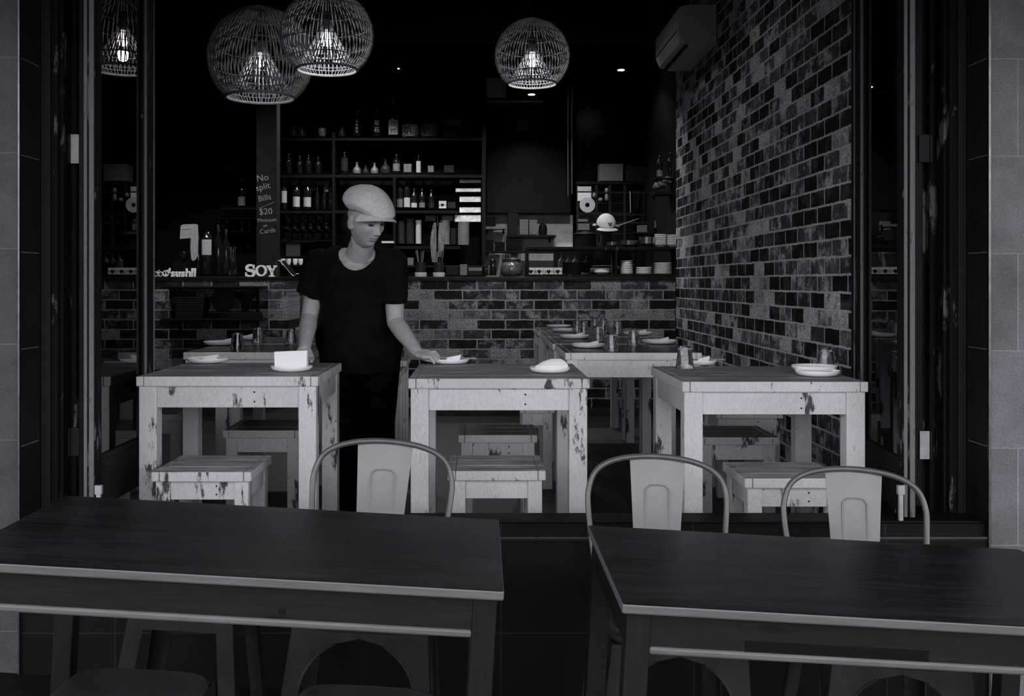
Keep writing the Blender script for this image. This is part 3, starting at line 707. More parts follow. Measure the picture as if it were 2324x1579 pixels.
setting(662, 842, 47, 'under the tall napkin, front left table', ('upright', 0, 1.05), 'tall upright folded white napkin on the front left table, before his hand')
setting(1023, 825, 42, 'the man is reaching for on the middle table', ('flat', .0, .95), 'folded napkin on the plate the man is touching', True)
setting(1248, 845, 46, 'at the front right of the middle table', ('mound', 0, 1.05), 'crumpled napkin mound on the right plate of the middle table')
setting(1590, 828, 36, 'behind the left tumbler of the right table', ('flat', 0, .8), 'folded napkin behind the left tumbler of the right table', True)
setting(1855, 853, 49, 'before the right tumbler of the right table')
X1, Y1 = at(1848, 848); plate(X1, Y1, ZT+.0095, .082, 'second white plate stacked on the right plate of the right table')
def tum(px, py, lab, s=1.): x, y = at(px, py); tumbler(x, y, ZT, lab, s)
tum(1554, 836, 'inverted tumbler at the left end of the right table'); tum(1873, 842, 'inverted tumbler behind the stacked plates of the right table')
# tables at the back left
tum(539, 793, 'inverted tumbler, front one on the back left table'); tum(586, 777, 'inverted tumbler behind the front one on the back left table'); tum(661, 780, 'inverted tumbler next to the man\'s forearm on the back left table')
setting(500, 783, 38, 'left of the tumblers on the back left table', ('flat', .02, .8), 'napkin on the plate left of the tumblers, back left table')
setting(564, 771, 32, 'between the tumblers of the back left table', ('flat', 0, .7), 'napkin on the plate between the tumblers, back left table')
# the row along the brick wall
for px, py, r, w_, n_ in ((1335, 789, 38, 'nearest on the left of the brick wall row', 1), (1304, 768, 34, 'second on the left of the brick wall row', 1), (1282, 753, 30, 'third on the left of the brick wall row', 0), (1268, 744, 28, 'farthest on the left of the brick wall row', 0), (1496, 780, 39, 'nearest to the brick wall in the row', 1), (1448, 761, 33, 'half hidden behind the right tumblers of the row', 1)):
    setting(px, py, r, w_, ('flat', .015, .8) if n_ else None, 'napkin on the plate '+w_)
for px, py, lab in ((1388, 797, 'inverted tumbler closest to the front edge of the brick wall row'), (1438, 784, 'inverted tumbler beside the right plate of the brick wall row'), (1357, 774, 'inverted tumbler in the middle left of the brick wall row'), (1310, 755, 'inverted tumbler at the far left of the brick wall row'), (1325, 758, 'inverted tumbler just right of the far left one in the row'),
                    (1350, 748, 'farthest inverted tumbler of the brick wall row, left of its pair'), (1369, 751, 'farthest inverted tumbler of the brick wall row, right of its pair'), (1401, 758, 'inverted tumbler behind the right tumblers of the brick wall row')):
    tum(px, py, lab)

# ================================================================ AIR CONDITIONER
M_ac = flat('air_conditioner_plastic', .62, .5, nz=.08)
t = thing('air_conditioner', 'boxy wall mounted air conditioner high on the brick wall', 'air conditioner', (1.715, 7.22, 0))
pr = [(0, Z_(100, 7.2)), (0, Z_(8, 7.2)), (-.20, Z_(8, 7.2)), (-.262, Z_(12, 7.2)), (-.285, Z_(20, 7.2)), (-.285, Z_(68, 7.2)), (-.27, Z_(82, 7.2)), (-.235, Z_(95, 7.2)), (-.17, Z_(101, 7.2))]
m = MB(); m.prism(pr, 0, .90, bev=.004); m.build('housing', M_ac, t)
m = MB(); m.prism([(-.276, Z_(69, 7.2)), (-.287, Z_(69, 7.2)), (-.262, Z_(93, 7.2)), (-.238, Z_(97, 7.2)), (-.236, Z_(93, 7.2))], .03, .87); m.build('air_flap', M_ac, t)
m = MB(); m.prism([(-.289, Z_(66, 7.2)), (-.289, Z_(68, 7.2)), (-.284, Z_(68, 7.2)), (-.284, Z_(66, 7.2))], .02, .88); m.prism([(-.225, Z_(101, 7.2)-.003), (-.205, Z_(101, 7.2)-.004), (-.205, Z_(99, 7.2)), (-.225, Z_(98, 7.2))], .02, .88); m.build('panel_gap', M_black, t)
# fixtures of the added ceiling downlights, out of view
M_lens = emit('downlight_lens', 1, 14)
for i, (x, y, z, e) in enumerate(DOWN):
    t = thing('added_downlight', ['added recessed downlight over the brick wall tables', 'added recessed downlight left of the middle', 'added recessed downlight before the long counter', 'added recessed downlight over the left counter'][i], 'light', (x, y, 3.95))
    m = MB(); m.lathe([(.045, -.001), (.06, -.001), (.06, -.008), (.045, -.012)], 24, closed=True); m.build('bezel', M_steeld, t)
    m = MB(); m.lathe([(.001, -.003), (.045, -.003), (.045, -.006), (.001, -.006)], 20); m.build('lens', M_lens, t)
# ================================================================ BACK BAR AND KITCHEN
M_shelf = flat('shelf_board', .006, .45, nz=.4)
M_bottle = flat('dark_bottle_glass', .010, .08, spec=.8, nz=.1)
M_label = flat('bottle_label', .45, .7, nz=.35, nscale=120)
M_labelw = flat('pale_label', .75, .7, nz=.2, nscale=150)
M_ink = flat('black_ink', .01, .7)
M_cer = flat('ceramic_grey', .16, .35, nz=.3)
M_cerd = flat('ceramic_dark', .025, .3, nz=.4)
M_box = flat('grey_carton', .13, .7, nz=.2)
M_boxd = flat('dark_carton', .015, .7, nz=.3)
M_card = flat('off_white_card', .62, .7, nz=.08)
M_wall = flat('kitchen_white_panel', .5, .5, nz=.2, nscale=14)
BAR = thing('back_bar_shelving', 'tall dark open shelving of the back bar, four boards between uprights', 'shelving', (X_(870, 10.6), 10.6, FL), 0)
def shelf(x0, x1, py, Y, lab, th=.030, depth=.32, mat=None, posts=()):
    if Y == 10.6:
        m = MB(); m.box(X_(x0, Y)-BAR.location.x, X_(x1, Y)-BAR.location.x, 0, depth, Z_(py, Y)-FL-th, Z_(py, Y)-FL, bev=.003); return m.build('shelf_board', mat or M_shelf, BAR)
    t = thing('shelf', lab, 'shelf', (X_((x0+x1)/2, Y), Y, Z_(py, Y)), 0, 'dark shelves of the back bar')
    h = (X_(x1, Y)-X_(x0, Y))/2; m = MB(); m.box(-h, h, 0, depth, -th, 0, bev=.003); m.build('shelf_board', mat or M_shelf, t)
    for k in (-.8, .8) if th > .02 else ():
        m = MB(); m.box(k*h-.01, k*h+.01, depth-.02, depth, -.07, -th); m.box(k*h-.01, k*h+.01, depth*.3, depth, -th-.012, -th); m.build('bracket', M_black, t)
    return t
def upright(px, y0, y1, Y, lab, wpx=7, mat=None, depth=.34):
    m = MB(); h = wpx*Y/F/2; m.box(-h, h, 0, depth, 0, (y1-y0)*Y/F, bev=.003)
    m.build('upright', mat or M_shelf, BAR, loc=(X_(px, Y)-BAR.location.x, .001, Z_(y1, Y)-FL))
YB = 10.6
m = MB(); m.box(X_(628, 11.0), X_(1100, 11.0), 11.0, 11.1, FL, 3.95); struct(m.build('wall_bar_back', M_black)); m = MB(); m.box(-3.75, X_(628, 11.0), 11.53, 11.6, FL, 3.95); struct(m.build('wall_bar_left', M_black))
shelf(636, 1096, 313, YB, 'top back bar shelf carrying sake bottles and wrapped barrels')
shelf(636, 1096, 397, YB, 'second back bar shelf with small flasks and vases')
shelf(636, 893, 478, YB, 'third back bar shelf on the left, bottles standing above hanging glasses')
shelf(897, 1040, 478, YB, 'third back bar shelf right of the cap, with bottles and a small card box')
shelf(890, 1045, 559, YB, 'lower back bar shelf with tall canisters')
upright(630, 200, 620, YB, 'shelf upright beside the chalkboard post'); upright(757, 300, 560, YB, 'shelf upright left of the man\'s cap')
upright(895, 397, 620, YB, 'shelf upright right of the man\'s face'); upright(1098, 200, 628, YB, 'tall shelf upright before the dark kitchen panel', 9)
m = MB(); m.box(0, X_(1094, YB+.2)-X_(640, YB+.2), 0, .5, 0, .83); tag(m.build('back_bar_cabinet', M_joinery, loc=(X_(640, YB+.2), YB-.12, FL)), 'dark back bar cabinet below the shelves, behind the counters', 'cabinet')
def bottle(px, pyt, pyb, wpx, Y, lab, label=None, slim=.30, lt=.55, lb=.12, mat=None, group='bottles of the back bar', chars=None, charmat=None, lw=1.0, shoulder=.62):
    s = Y/F; h = (pyb-pyt)*s; r = wpx*s/2; x = X_(px, Y); z = Z_(pyb, Y)
    t = thing('bottle', lab, 'bottle', (x, Y, z+.0005), 0, group)
    m = MB(); m.lathe([(.001, 0), (r*.92, 0), (r, h*.02), (r, h*shoulder), (r*.9, h*(shoulder+.05)), (r*slim*1.15, h*(shoulder+.18)), (r*slim, h*.86), (r*slim, h*.93), (.001, h*.93)], 20)
    m.build('bottle_glass', mat or M_bottle, t, True)
    m = MB(); m.lathe([(.001, h*.915), (r*slim*1.15, h*.915), (r*slim*1.15, h), (.001, h)], 14); m.build('cap', M_steeld, t, True)
    if label is not None:
        m = MB(); n = 14; R1 = r+.0012; rows = []
        for zz in (h*lb, h*lt):
            rows.append([(R1*math.sin(a), -R1*math.cos(a), zz) for a in [(-1.15+2.3*k/n)*lw for k in range(n+1)]]+[((r-.001)*math.sin(a), -(r-.001)*math.cos(a), zz) for a in [(1.15-2.3*k/n)*lw for k in range(n+1)]])
        m.loft(rows); lo = m.build('label', label, t, True)
        if chars:
            m = MB(); k_ = len(chars); sz = h*(lt-lb)/k_*.82 if k_ > 1 else r*1.1
            for i, c in enumerate(chars):
                text(c, min(sz, r*1.35), .0006, T(0, -R1-.0012, h*lt-h*(lt-lb)*(i+.86)/k_) @ FACE, mb=m, align='CENTER')
            m.build('lettering', charmat or M_ink, lo)
    return t
def carton(px0, px1, py0, py1, Y, lab, mat, depth=.12, name='box', cat='box', group='boxes of the bar and kitchen', bev=.003):
    s = Y/F; w_, h = (px1-px0)*s, (py1-py0)*s
    t = thing(name, lab, cat, (X_((px0+px1)/2, Y), Y, Z_(py1, Y)+.0005), 0, group)
    m = MB(); m.box(-w_/2, w_/2, 0, depth, 0, h*.86, bev=bev); m.build('carton_body', mat, t)
    m = MB(); m.box(-w_/2-.001, w_/2+.001, -.001, depth+.001, h*.86, h, bev=bev); m.build('lid', mat, t)
    return t
def lathed(name, px, pyb, Y, prof, lab, cat, mat, group, seg=20, s=1):
    """prof in px (radius, height)"""
    k = Y/F*s; m = MB(); m.lathe([(r*k, h*k) for r, h in prof], seg)
    o = m.build(name, mat, None, True, loc=(X_(px, Y), Y, Z_(pyb, Y)+.0005)); return tag(o, lab, cat, group)
Yb = YB+.10
# top shelf
bottle(811, 250, 310, 20, Yb, 'dark sake bottle with a column of white characters, leftmost on the top shelf', M_ink, lt=.62, chars='日本盛山', charmat=M_labelw)
bottle(856, 246, 310, 21, Yb, 'dark sake bottle with two large white characters on the top shelf', M_ink, lt=.60, chars='菊石', charmat=M_labelw)
bottle(893, 224, 309, 23, Yb, 'tall sake bottle with a pale label and brushed black characters', M_labelw, lt=.42, lb=.03, chars='次郎', shoulder=.46)
def barrel(px, lab, mt):
    k = Yb/F; t = thing('sake_barrel', lab, 'barrel', (X_(px, Yb), Yb+.04, Z_(310, Yb)+.0005), 0, 'straw wrapped sake barrels')
    m = MB(); m.lathe([(.001, 0), (17.5*k, 0), (18.6*k, 3*k), (19*k, 16*k), (18.6*k, 27*k), (17*k, 29*k), (.001, 29*k)], 28); b = m.build('barrel_body', mt, t, True)
    m = MB(); m.lathe([(19*k, 27*k), (17*k, 31*k), (9*k, 35*k), (3*k, 37*k), (.001, 37.5*k)], 28); m.tube([(2.5*k*math.cos(a), 2.5*k*math.sin(a)*.4, 38*k+1.5*k*math.sin(a)) for a in [2*PI*j/12 for j in range(12)]], .004, 5, closed=True); m.build('straw_lid', M_cerd, t, True)
    for zz in (4, 26): m = MB(); m.tube([(19.4*k*math.cos(a), 19.4*k*math.sin(a), zz*k) for a in [2*PI*j/28 for j in range(28)]], .005, 6, closed=True); m.build('rope', mt, t, True)
    m = MB(); text('朝', 20*k, .001, T(-6*k, -19.9*k, 6*k) @ FACE, mb=m, align='CENTER'); text('山', 15*k, .001, T(8*k, -19.6*k, 7*k) @ FACE, mb=m, align='CENTER'); m.build('lettering', M_ink, b)
barrel(931, 'straw wrapped sake barrel with brushed characters, the brighter of the two', flat('barrel_straw', .34, .8, nz=.3, nscale=50)); barrel(973, 'straw wrapped sake barrel with brushed characters, the dimmer one to the right', flat('barrel_straw_dim', .12, .8, nz=.3, nscale=50))
t = thing('gift_bag', 'small dark bag with two loop handles at the right of the top shelf', 'bag', (X_(1025, Yb), Yb, Z_(310, Yb)), 0); k = Yb/F
m = MB(); m.loft([[(-18*k, 0, 0), (14*k, 0, 0), (14*k, .12, 0), (-18*k, .12, 0)], [(-19*k, 0, 26*k), (16*k, 0, 26*k), (16*k, .12, 26*k), (-19*k, .12, 26*k)]]); m.build('bag_body', M_cerd, t)
m = MB(); m.ball((-1*k, .05, 33*k), (17*k, .05, 12*k)); m.ball((16*k, .05, 26*k), (6*k, .03, 14*k)); m.ball((-20*k, .05, 34*k), (4*k, .02, 3.5*k)); m.build('gathered_cloth', flat('dim_cloth', .10, .8, nz=.4), t, True)
for c in (-9, 11): m = MB(); m.tube([(c*k+5*k*math.cos(a), 0.04, 42*k+9*k*math.sin(a)) for a in [PI*j/10 for j in range(11)]], .004, 6); m.build('handle', M_cer, t, True)
lathed('cup', 731, 310, Yb, [(.01, 0), (7, 0), (9.5, 8), (9, 15), (7.5, 19), (6.5, 19), (8, 8), (.01, 3)], 'single pale cup on the left of the top shelf', 'cup', M_cer, 'flasks and cups of the back bar')
for px, r, h in ((665, 8, 26), (684, 9, 22), (776, 7, 20)):
    lathed('jar', px, 310, Yb, [(.01, 0), (r, 0), (r*1.1, h*.5), (r*.6, h*.85), (r*.6, h), (.01, h)], 'dark jar on the top shelf ' + {665: 'nearest the chalkboard post', 684: 'second from the chalkboard post', 776: 'right of the pale cup'}[px], 'jar', M_cerd, 'flasks and cups of the back bar')
# second shelf
tok = [(.01, 0), (8, 0), (9.5, 6), (8.5, 11), (3, 17), (2.2, 23), (4, 26), (2.6, 26), (.01, 22)]
for px, sc2, mt, lb in ((810, 1.0, M_cer, 'round bellied sake flask, brightest on the second shelf'), (830, .75, M_cerd, 'small dark sake flask between two bright ones'), (850, .95, M_cer, 'round sake flask third on the second shelf'), (875, 1.25, M_cerd, 'dark tall sake flask on the second shelf')):
    lathed('sake_flask', px, 394, Yb, tok, lb, 'flask', mt, 'flasks and cups of the back bar', s=sc2)
bottle(782, 345, 394, 17, Yb, 'dark patterned bottle leftmost of the flasks on the second shelf', M_cerd, lt=.7); bottle(900, 350, 394, 17, Yb, 'squat bottle with mottled label on the second shelf', M_cer, lt=.5); bottle(950, 352, 394, 11, Yb, 'slim bottle with long pale label on the second shelf', M_label, lt=.66, lb=.05)
carton(916, 934, 372, 391, Yb, 'small square patterned tin on the second shelf', M_cer); carton(971, 984, 376, 391, Yb, 'little striped tin at the right of the second shelf', M_cer)
t = carton(1008, 1030, 375, 392, Yb, 'dark lidded dish at the right end of the second shelf', M_cerd)
for i, (px, h) in enumerate(((655, 45), (680, 40), (700, 42), (722, 38))):
    bottle(px, 394-h, 394, 14, Yb, 'dark clear-shouldered bottle on the second shelf, '+['nearest the chalkboard post', 'second from the chalkboard post', 'third from the chalkboard post', 'nearest the shelf upright'][i])
# third shelf left
for i, (px, yt, wd, lt_, lb_) in enumerate(((645, 409, 14, .62, .22), (673, 408, 17, .42, .08), (698, 408, 18, .40, .08))):
    bottle(px, yt, 475, wd, Yb, 'dark wine bottle with square label, '+['first', 'second', 'third'][i]+' from the chalkboard post on the third shelf', M_label, lt=lt_, lb=lb_)
for i, px in enumerate((720, 736, 750)):
    bottle(px, 425, 475, 9, Yb, 'small dark bottle catching points of light, '+['leftmost', 'middle', 'rightmost'][i]+' of the three left of the cap')
for i, (px, w_) in enumerate(((657, 11), (707, 12), (741, 9))):
    m = MB(); k = 10.9/F; m.box(-w_/2*k, w_/2*k, 0, .02, 0, 18*k, bev=.002); tag(m.build('price_card', [M_box, M_box, M_card][i], loc=(X_([650, 712, 742][i], 10.9), 10.86, Z_([430, 432, 436][i], 10.9))), 'small card on the wall behind the '+['first', 'third', 'little'][i]+' bottle of the third shelf', 'card', 'cards behind the bottles')
# third shelf right
for i, (px, yt, wd, lt_, mt) in enumerate(((908, 410, 14, .33, M_box), (924, 406, 15, .36, M_label), (940, 428, 14, .27, M_label), (958, 428, 14, .29, M_cer), (979, 430, 12, .28, M_cerd))):
    bottle(px, yt, 473, wd, Yb, 'bottle on the shelf right of the cap, '+['half hidden by its peak', 'with the clearest square label', 'low pale label, third from the cap', 'low patterned label, fourth from the cap', 'darkest label, beside the card box'][i], mt, lt=lt_, lb=.04)
m = MB(); text('S♥Y', 7*Yb/F, .0006, T(0, -.002, 5*Yb/F) @ FACE, mb=m, align='CENTER')
t = carton(996, 1013, 456, 473, Yb, 'small pale card box printed with letters and a heart', M_card, .08); o = m.build('lettering', M_ink, t)
carton(1016, 1034, 458, 473, Yb, 'dark small box beside the printed card box', M_cerd, .08)
def canister(px, wd, yt, yb, lab, mt, Y=Yb):
    k = Y/F; r = wd/2*k; h = (yb-yt)*k
    t = thing('canister', lab, 'canister', (X_(px, Y), Y, Z_(yb, Y)+.0005), 0, 'tall canisters on the lower shelf')
    m = MB(); m.lathe([(.001, 0), (r, 0), (r, h*.93), (.001, h*.93)], 24); m.build('canister_body', mt, t, True, sharp=30)
    m = MB(); m.lathe([(.001, h*.93), (r*1.04, h*.93), (r*1.04, h), (.001, h)], 24); m.build('lid', mt, t, True, sharp=30)
canister(911, 18, 501, 553, 'tall dark canister nearest the man\'s face', M_cerd); canister(931, 18, 497, 553, 'tall dark canister second from the man\'s face', M_cerd)
canister(950, 13, 500, 553, 'slim pale printed canister', M_label); canister(1010, 22, 500, 555, 'tall grey canister right of the hanging cloth', M_box); canister(1029.5, 15, 518, 555, 'short grey canister between two tall ones', M_boxd); canister(1052, 26, 505, 556, 'widest grey canister, right end', M_box)
# wine glasses hanging under the third shelf: a bright-edged row
def hglass(px, py, Y, lab, s=1.):
    k = Y/F*s; t = thing('wine_glass', lab, 'glass', (X_(px, Y), Y, Z_(py, Y)), 0, 'stemmed glasses hanging in rows')
    m = MB(); m.lathe([(8*k, 0), (8*k, -.6*k), (1.2*k, -1.6*k), (1*k, -14*k), (5*k, -18*k), (8.5*k, -26*k), (7.5*k, -34*k), (7.1*k, -34*k), (8.1*k, -26*k), (4.6*k, -18.6*k), (.01*k, -15*k), (.01*k, -.1*k)], 18); m.build('glass_bowl', M_glass, t, True)
i = 0
for row, (Y_, yy) in enumerate(((10.66, 486), (10.77, 489), (10.88, 492))):
    for j in range(6):
        hglass(650+j*18+row*4, yy, Y_, 'hanging stemmed glass, %s row, %s from the chalkboard post' % (['front', 'middle', 'rear'][row], ['first', 'second', 'third', 'fourth', 'fifth', 'sixth'][j]))
for row, Y_ in enumerate((10.65, 10.85)):
    for j in range(5):
        k = Y_/F; t = thing('stemless_glass', 'upright glass on the rack under the hanging ones, %s row, %s from the chalkboard post' % (['front', 'rear'][row], ['first', 'second', 'third', 'fourth', 'fifth'][j]), 'glass', (X_(648+j*23+row*9, Y_), Y_, Z_(545, Y_)), 0, 'upright glasses on the rack')
        m = MB(); m.lathe([(.01*k, 0), (6*k, 0), (7.5*k, 16*k), (7*k, 16*k), (5.6*k, 1.4*k), (.01*k, 1*k)], 16); m.build('glass_body', M_glass, t, True)
shelf(636, 757, 545.5, YB, 'thin rack shelf under the hanging glasses', th=.008)
# steel wire shelf bright strips right
k = 10.7/F
for i, (y0, y1, x0) in enumerate(((408, 414, 1043), (427, 435, 1034), (446, 458, 1043), (470, 482, 1043), (488, 503, 1032))):
    t = thing('steel_tray', 'polished steel tray lit from the kitchen, %s of the stack at the tall upright' % ['topmost', 'second', 'third', 'fourth', 'lowest'][i], 'tray', (X_((x0+1091)/2, 10.7), 10.7, Z_(y1, 10.7)), 0, 'stacked steel trays')
    hw = (1091-x0)/2*k; h = (y1-y0)*k
    m = MB(); m.box(-hw, hw, 0, .004, .004, h); m.box(-hw, hw, .18, .184, .004, h); m.box(-hw, hw, 0, .184, 0, .004); m.build('tray_body', flat('tray_steel', .85, .35, .3, nz=.35, nscale=25), t)
    m = MB(); m.box(-hw-.003, hw+.003, -.006, .19, h, h+.005, bev=.001); m.build('tray_rim', M_dark, t)
for i, (x0, x1) in enumerate(((965, 989), (1002, 1029))):
    carton(x0, x1, 489, 502, 10.75, 'glass fronted drawer box %s of the hanging cloth' % ('left', 'right')[i], M_cer, .1)
# hanging folded cloth / aprons
t = thing('hanging_cloth', 'grey mottled cloth hanging from a hook before the lower shelf', 'cloth', (X_(993, 10.3), 10.3, Z_(505, 10.3)), 0); k = 10.3/F
for sx_, mt in ((-1, flat('mottled_cloth', .17, .8, nz=.45, nscale=35)), (1, flat('mottled_cloth', .17, .8))):
    m = MB(); rows = []
    for j in range(12):
        q = j/11; w_ = (3+12*math.sin(min(1, q*1.3+.1)*PI*.62))*k*(1-.35*max(0, q-.6)); z = -q*(90 if sx_ < 0 else 78)*k; cxx = sx_*(6+3*math.sin(q*3))*k
        rows.append([(cxx+w_*math.cos(2*PI*n/16)*(.5+.03*math.sin(n*3)), .025*math.sin(2*PI*n/16)+.006*math.sin(n*2.4+q*4), z) for n in range(16)])
    m.loft(rows); m.build('cloth_fold', mt, t, True)
m = MB(); m.tube([(0, 0, 14*k), (0, 0, 0), (0, -.01, -8*k)], .004, 6); m.build('hook', M_steel, t)
# jars of chopsticks on the right counter
def holder(px, lab):
    Y = 8.9; k = Y/F; t = thing('chopstick_jar', lab, 'jar', (X_(px, Y), Y, ZC), 0, 'jars of chopsticks on the counter')
    m = MB(); m.lathe([(.001, 0), (13*k, 0), (13.5*k, 9*k), (13*k, 10*k), (.001, 10*k)], 24); m.build('pale_base', M_label, t, True, sharp=30)
    m = MB(); m.lathe([(11.5*k, 10*k), (12*k, 33*k), (11*k, 33*k), (10.5*k, 10.5*k), (11, 10*k)][:4], 24, closed=True); m.build('dark_cup', M_cerd, t, True)
    rnd = random.Random(px)
    for j in range(12):
        a, b = rnd.uniform(-7, 7)*k, rnd.uniform(-6, 6)*k; m = MB(); m.tube([(a*.5, b*.5, 11*k), (a*1.7, b*1.6, rnd.uniform(52, 62)*k)], .0035, 5); m.build('chopstick', M_cer if j % 3 else M_cerd, t)
holder(955, 'jar of chopsticks on the counter, left of the hanging cloth'); holder(996, 'jar of chopsticks on the counter under the hanging cloth')
carton(1012, 1043, 604, 624, 9.0, 'dark box with a cut out handle on the counter', M_boxd, .2); carton(1044, 1060, 600, 625, 8.95, 'upright pale packet on the counter', M_box, .1); carton(1063, 1094, 607, 615, 9.1, 'pale flat box on top of another beside the upright', M_box, .15); carton(1062, 1094, 615.5, 625, 9.1, 'dim flat box at the bottom beside the upright', M_boxd, .15)
carton(925, 938, 585, 602, 10.2, 'small grey card box behind the man\'s shoulder', M_box, .08)
shelf(885, 1100, 602.5, 10.1, 'lowest rear ledge behind the right counter', th=.02, depth=.502)
carton(866, 893, 547, 552, 10.5, 'flat pale box beside the man\'s chin', M_card, .1)
# sink and window area left of the man
k = 10.9/F
m = MB(); m.box(14*k, 46*k, 0, .01, 0, 34*k); tag(m.build('white_notice_board', flat('bright_panel', .75, .4, nz=.1), loc=(X_(635, 10.9), 10.9, Z_(581, 10.9))), 'white panel on the back wall left of the man\'s shoulder', 'board')
shelf(636, 705, 581.5, 10.55, 'thin dark rail shelf below the white panel', th=.012, depth=.2); shelf(636, 715, 548, 10.55, 'thin dark rail shelf above the white panel', th=.010, depth=.2)
for i, px in enumerate((642, 655, 670, 682)):
    lathed('cup', px, 601, 10.5, [(.01, 0), (3.5, 0), (5.5, 6), (5.5, 14), (4.8, 14), (4.5, 5), (.01, 2)], 'white cup under the rail, '+['first', 'second', 'third', 'fourth'][i]+' from the chalkboard post', 'cup', M_white, 'white cups under the rail')
shelf(636, 715, 602, 10.4, 'ledge carrying the white cups', th=.012, depth=.2)
# ---- left counter: sign letters, bottles, menu stand
def sign(px, py, s, hpx, Y, lab, M_, spacing=1., thick=.010, off=.0):
    m = MB(); k = Y/F; text(s, hpx*k, thick, T(0, 0, 0) @ FACE, font_off=off, mb=m, spacing=spacing)
    o = m.build('sign_letters', M_, loc=(X_(px, Y), Y, ZC+.001)); return tag(o, lab, 'sign')
M_sign = flat('distressed_white_letters', .85, .6, nz=.3, nscale=90)
YS = 8.85; k = YS/F
# SOY in slab serif letters
t = thing('sign_letters', 'large distressed slab serif letters reading SOY on the left counter', 'sign', (X_(592, YS), YS, ZC+.001), 0)
def arcpts(cx, cz, rx, rz, a0, a1, n=18): return [(cx+rx*math.cos(math.radians(a0+(a1-a0)*j/n)), 0, cz+rz*math.sin(math.radians(a0+(a1-a0)*j/n))) for j in range(n+1)]
def band(pts, w0, th=.012, wf=None):
    """flat ribbon letter stroke of width w0 in the xz plane"""
    m = MB(); rings = []
    for j, p in enumerate(pts):
        a = pts[max(j-1, 0)]; c = pts[min(j+1, len(pts)-1)]; dx, dz = c[0]-a[0], c[2]-a[2]; L = math.hypot(dx, dz) or 1; nx, nz_ = -dz/L, dx/L
        w_ = (w0 if wf is None else wf(j/(len(pts)-1)))/2
        rings.append([(p[0]+nx*w_, -th, p[2]+nz_*w_), (p[0]-nx*w_, -th, p[2]-nz_*w_), (p[0]-nx*w_, th, p[2]-nz_*w_), (p[0]+nx*w_, th, p[2]+nz_*w_)])
    m.loft(rings); return m
u = k*28
def joinb(*ms):
    for m2 in ms[1:]: 
        me = bpy.data.meshes.new('t'); m2.bm.to_mesh(me); m2.bm.free(); ms[0].bm.from_mesh(me); bpy.data.meshes.remove(me)
    return ms[0]
Spts = arcpts(-24*k, 20.2*k, 8*k, 6*k, 35, 270, 16)+arcpts(-24*k, 7.5*k, 9*k, 6.7*k, 90, -150, 18)
mS = joinb(band(Spts, 0, wf=lambda q: k*(3.6+3.6*math.sin(q*PI))), MB().box(-17.5*k, -14.5*k, -.012, .012, 18*k, 27*k), MB().box(-35*k, -32*k, -.012, .012, 1*k, 10*k)); mS.build('letter', M_sign, t)
Opts = arcpts(1*k, 13.7*k, 10.6*k, 11*k, 0, 360, 32)
mO = MB(); rg = []
for p, a in zip(Opts[:-1], [2*PI*j/32 for j in range(32)]):
    wd = k*(3.0+2.6*abs(math.cos(a))); 
    rg.append([(p[0]+wd/2*math.cos(a), -.012, p[2]+wd/2*math.sin(a)), (p[0]-wd/2*math.cos(a), -.012, p[2]-wd/2*math.sin(a)), (p[0]-wd/2*math.cos(a), .012, p[2]-wd/2*math.sin(a)), (p[0]+wd/2*math.cos(a), .012, p[2]+wd/2*math.sin(a))])
mO.loft(rg, closed=True); mO.build('letter', M_sign, t)
mY = joinb(band([(17*k, 0, 24*k), (25*k, 0, 11*k)], 6*k), band([(33*k, 0, 24*k), (26*k, 0, 11*k)], 4*k), MB().box(22.5*k, 28*k, -.0118, .0118, 1*k, 12*k), MB().box(18.5*k, 31.5*k, -.0122, .0122, 0, 2.8*k), MB().box(13*k, 22*k, -.0122, .0122, 22.5*k, 25.5*k), MB().box(29*k, 37*k, -.0122, .0122, 22.5*k, 25.5*k)); mY.build('letter', M_sign, t)
# bicycle + peace sign + sushi lettering
t = thing('sign_letters', 'small white cut out sign with a bicycle, a peace sign and the word sushi', 'sign', (X_(352, YS), YS, ZC+.001), 0)
m = MB()
for cx_ in (2, 12): m.tube([(cx_*k+5*k*math.cos(a), 0, 6*k+5*k*math.sin(a)) for a in [2*PI*j/20 for j in range(20)]], .004, 6, closed=True)
m.tube([(2*k, 0, 6*k), (6*k, 0, 11*k), (12*k, 0, 6*k)], .003, 5); m.tube([(6*k, 0, 11*k), (9*k, 0, 15*k), (11*k, 0, 14*k)], .003, 5); m.build('bicycle', M_sign, t)
m = MB(); c0 = 24; m.tube([(c0*k+6.3*k*math.cos(a), 0, 7*k+6.3*k*math.sin(a)) for a in [2*PI*j/24 for j in range(24)]], .0055, 6, closed=True)
m.tube([(c0*k, 0, .8*k), (c0*k, 0, 13*k)], .0045, 5); m.tube([(c0*k, 0, 7*k), ((c0-4.4)*k, 0, 2.6*k)], .0045, 5); m.tube([(c0*k, 0, 7*k), ((c0+4.4)*k, 0, 2.6*k)], .0045, 5); m.build('peace_sign', M_sign, t)
for ch, xx, sz in (('d', 27.5, 14), ('s', 36, 24), ('u', 46, 24), ('s', 59, 24), ('h', 69, 26), ('l', 81.5, 27), ('l', 87.5, 27)):
    m = MB(); text(ch, sz*k, .008, T(xx*k, 0, .2*k+(9*k if ch == 'd' else 0)) @ FACE, font_off=.0035, mb=m); m.build('letter', M_sign, t)
bottle(470, 528, 622, 24, 9.15, 'large dark bottle with tall grey label beside the hanging sheet', M_label, lt=.83, lb=.46, shoulder=.84)
bottle(450, 535, 622, 16, 9.25, 'dark bottle with bright glints between the sheet and the large bottle'); bottle(495, 510, 622, 18, 9.3, 'dark tall bottle right of the large labelled bottle'); bottle(513, 520, 622, 16, 9.2, 'dark slim bottle left of the clear jug')
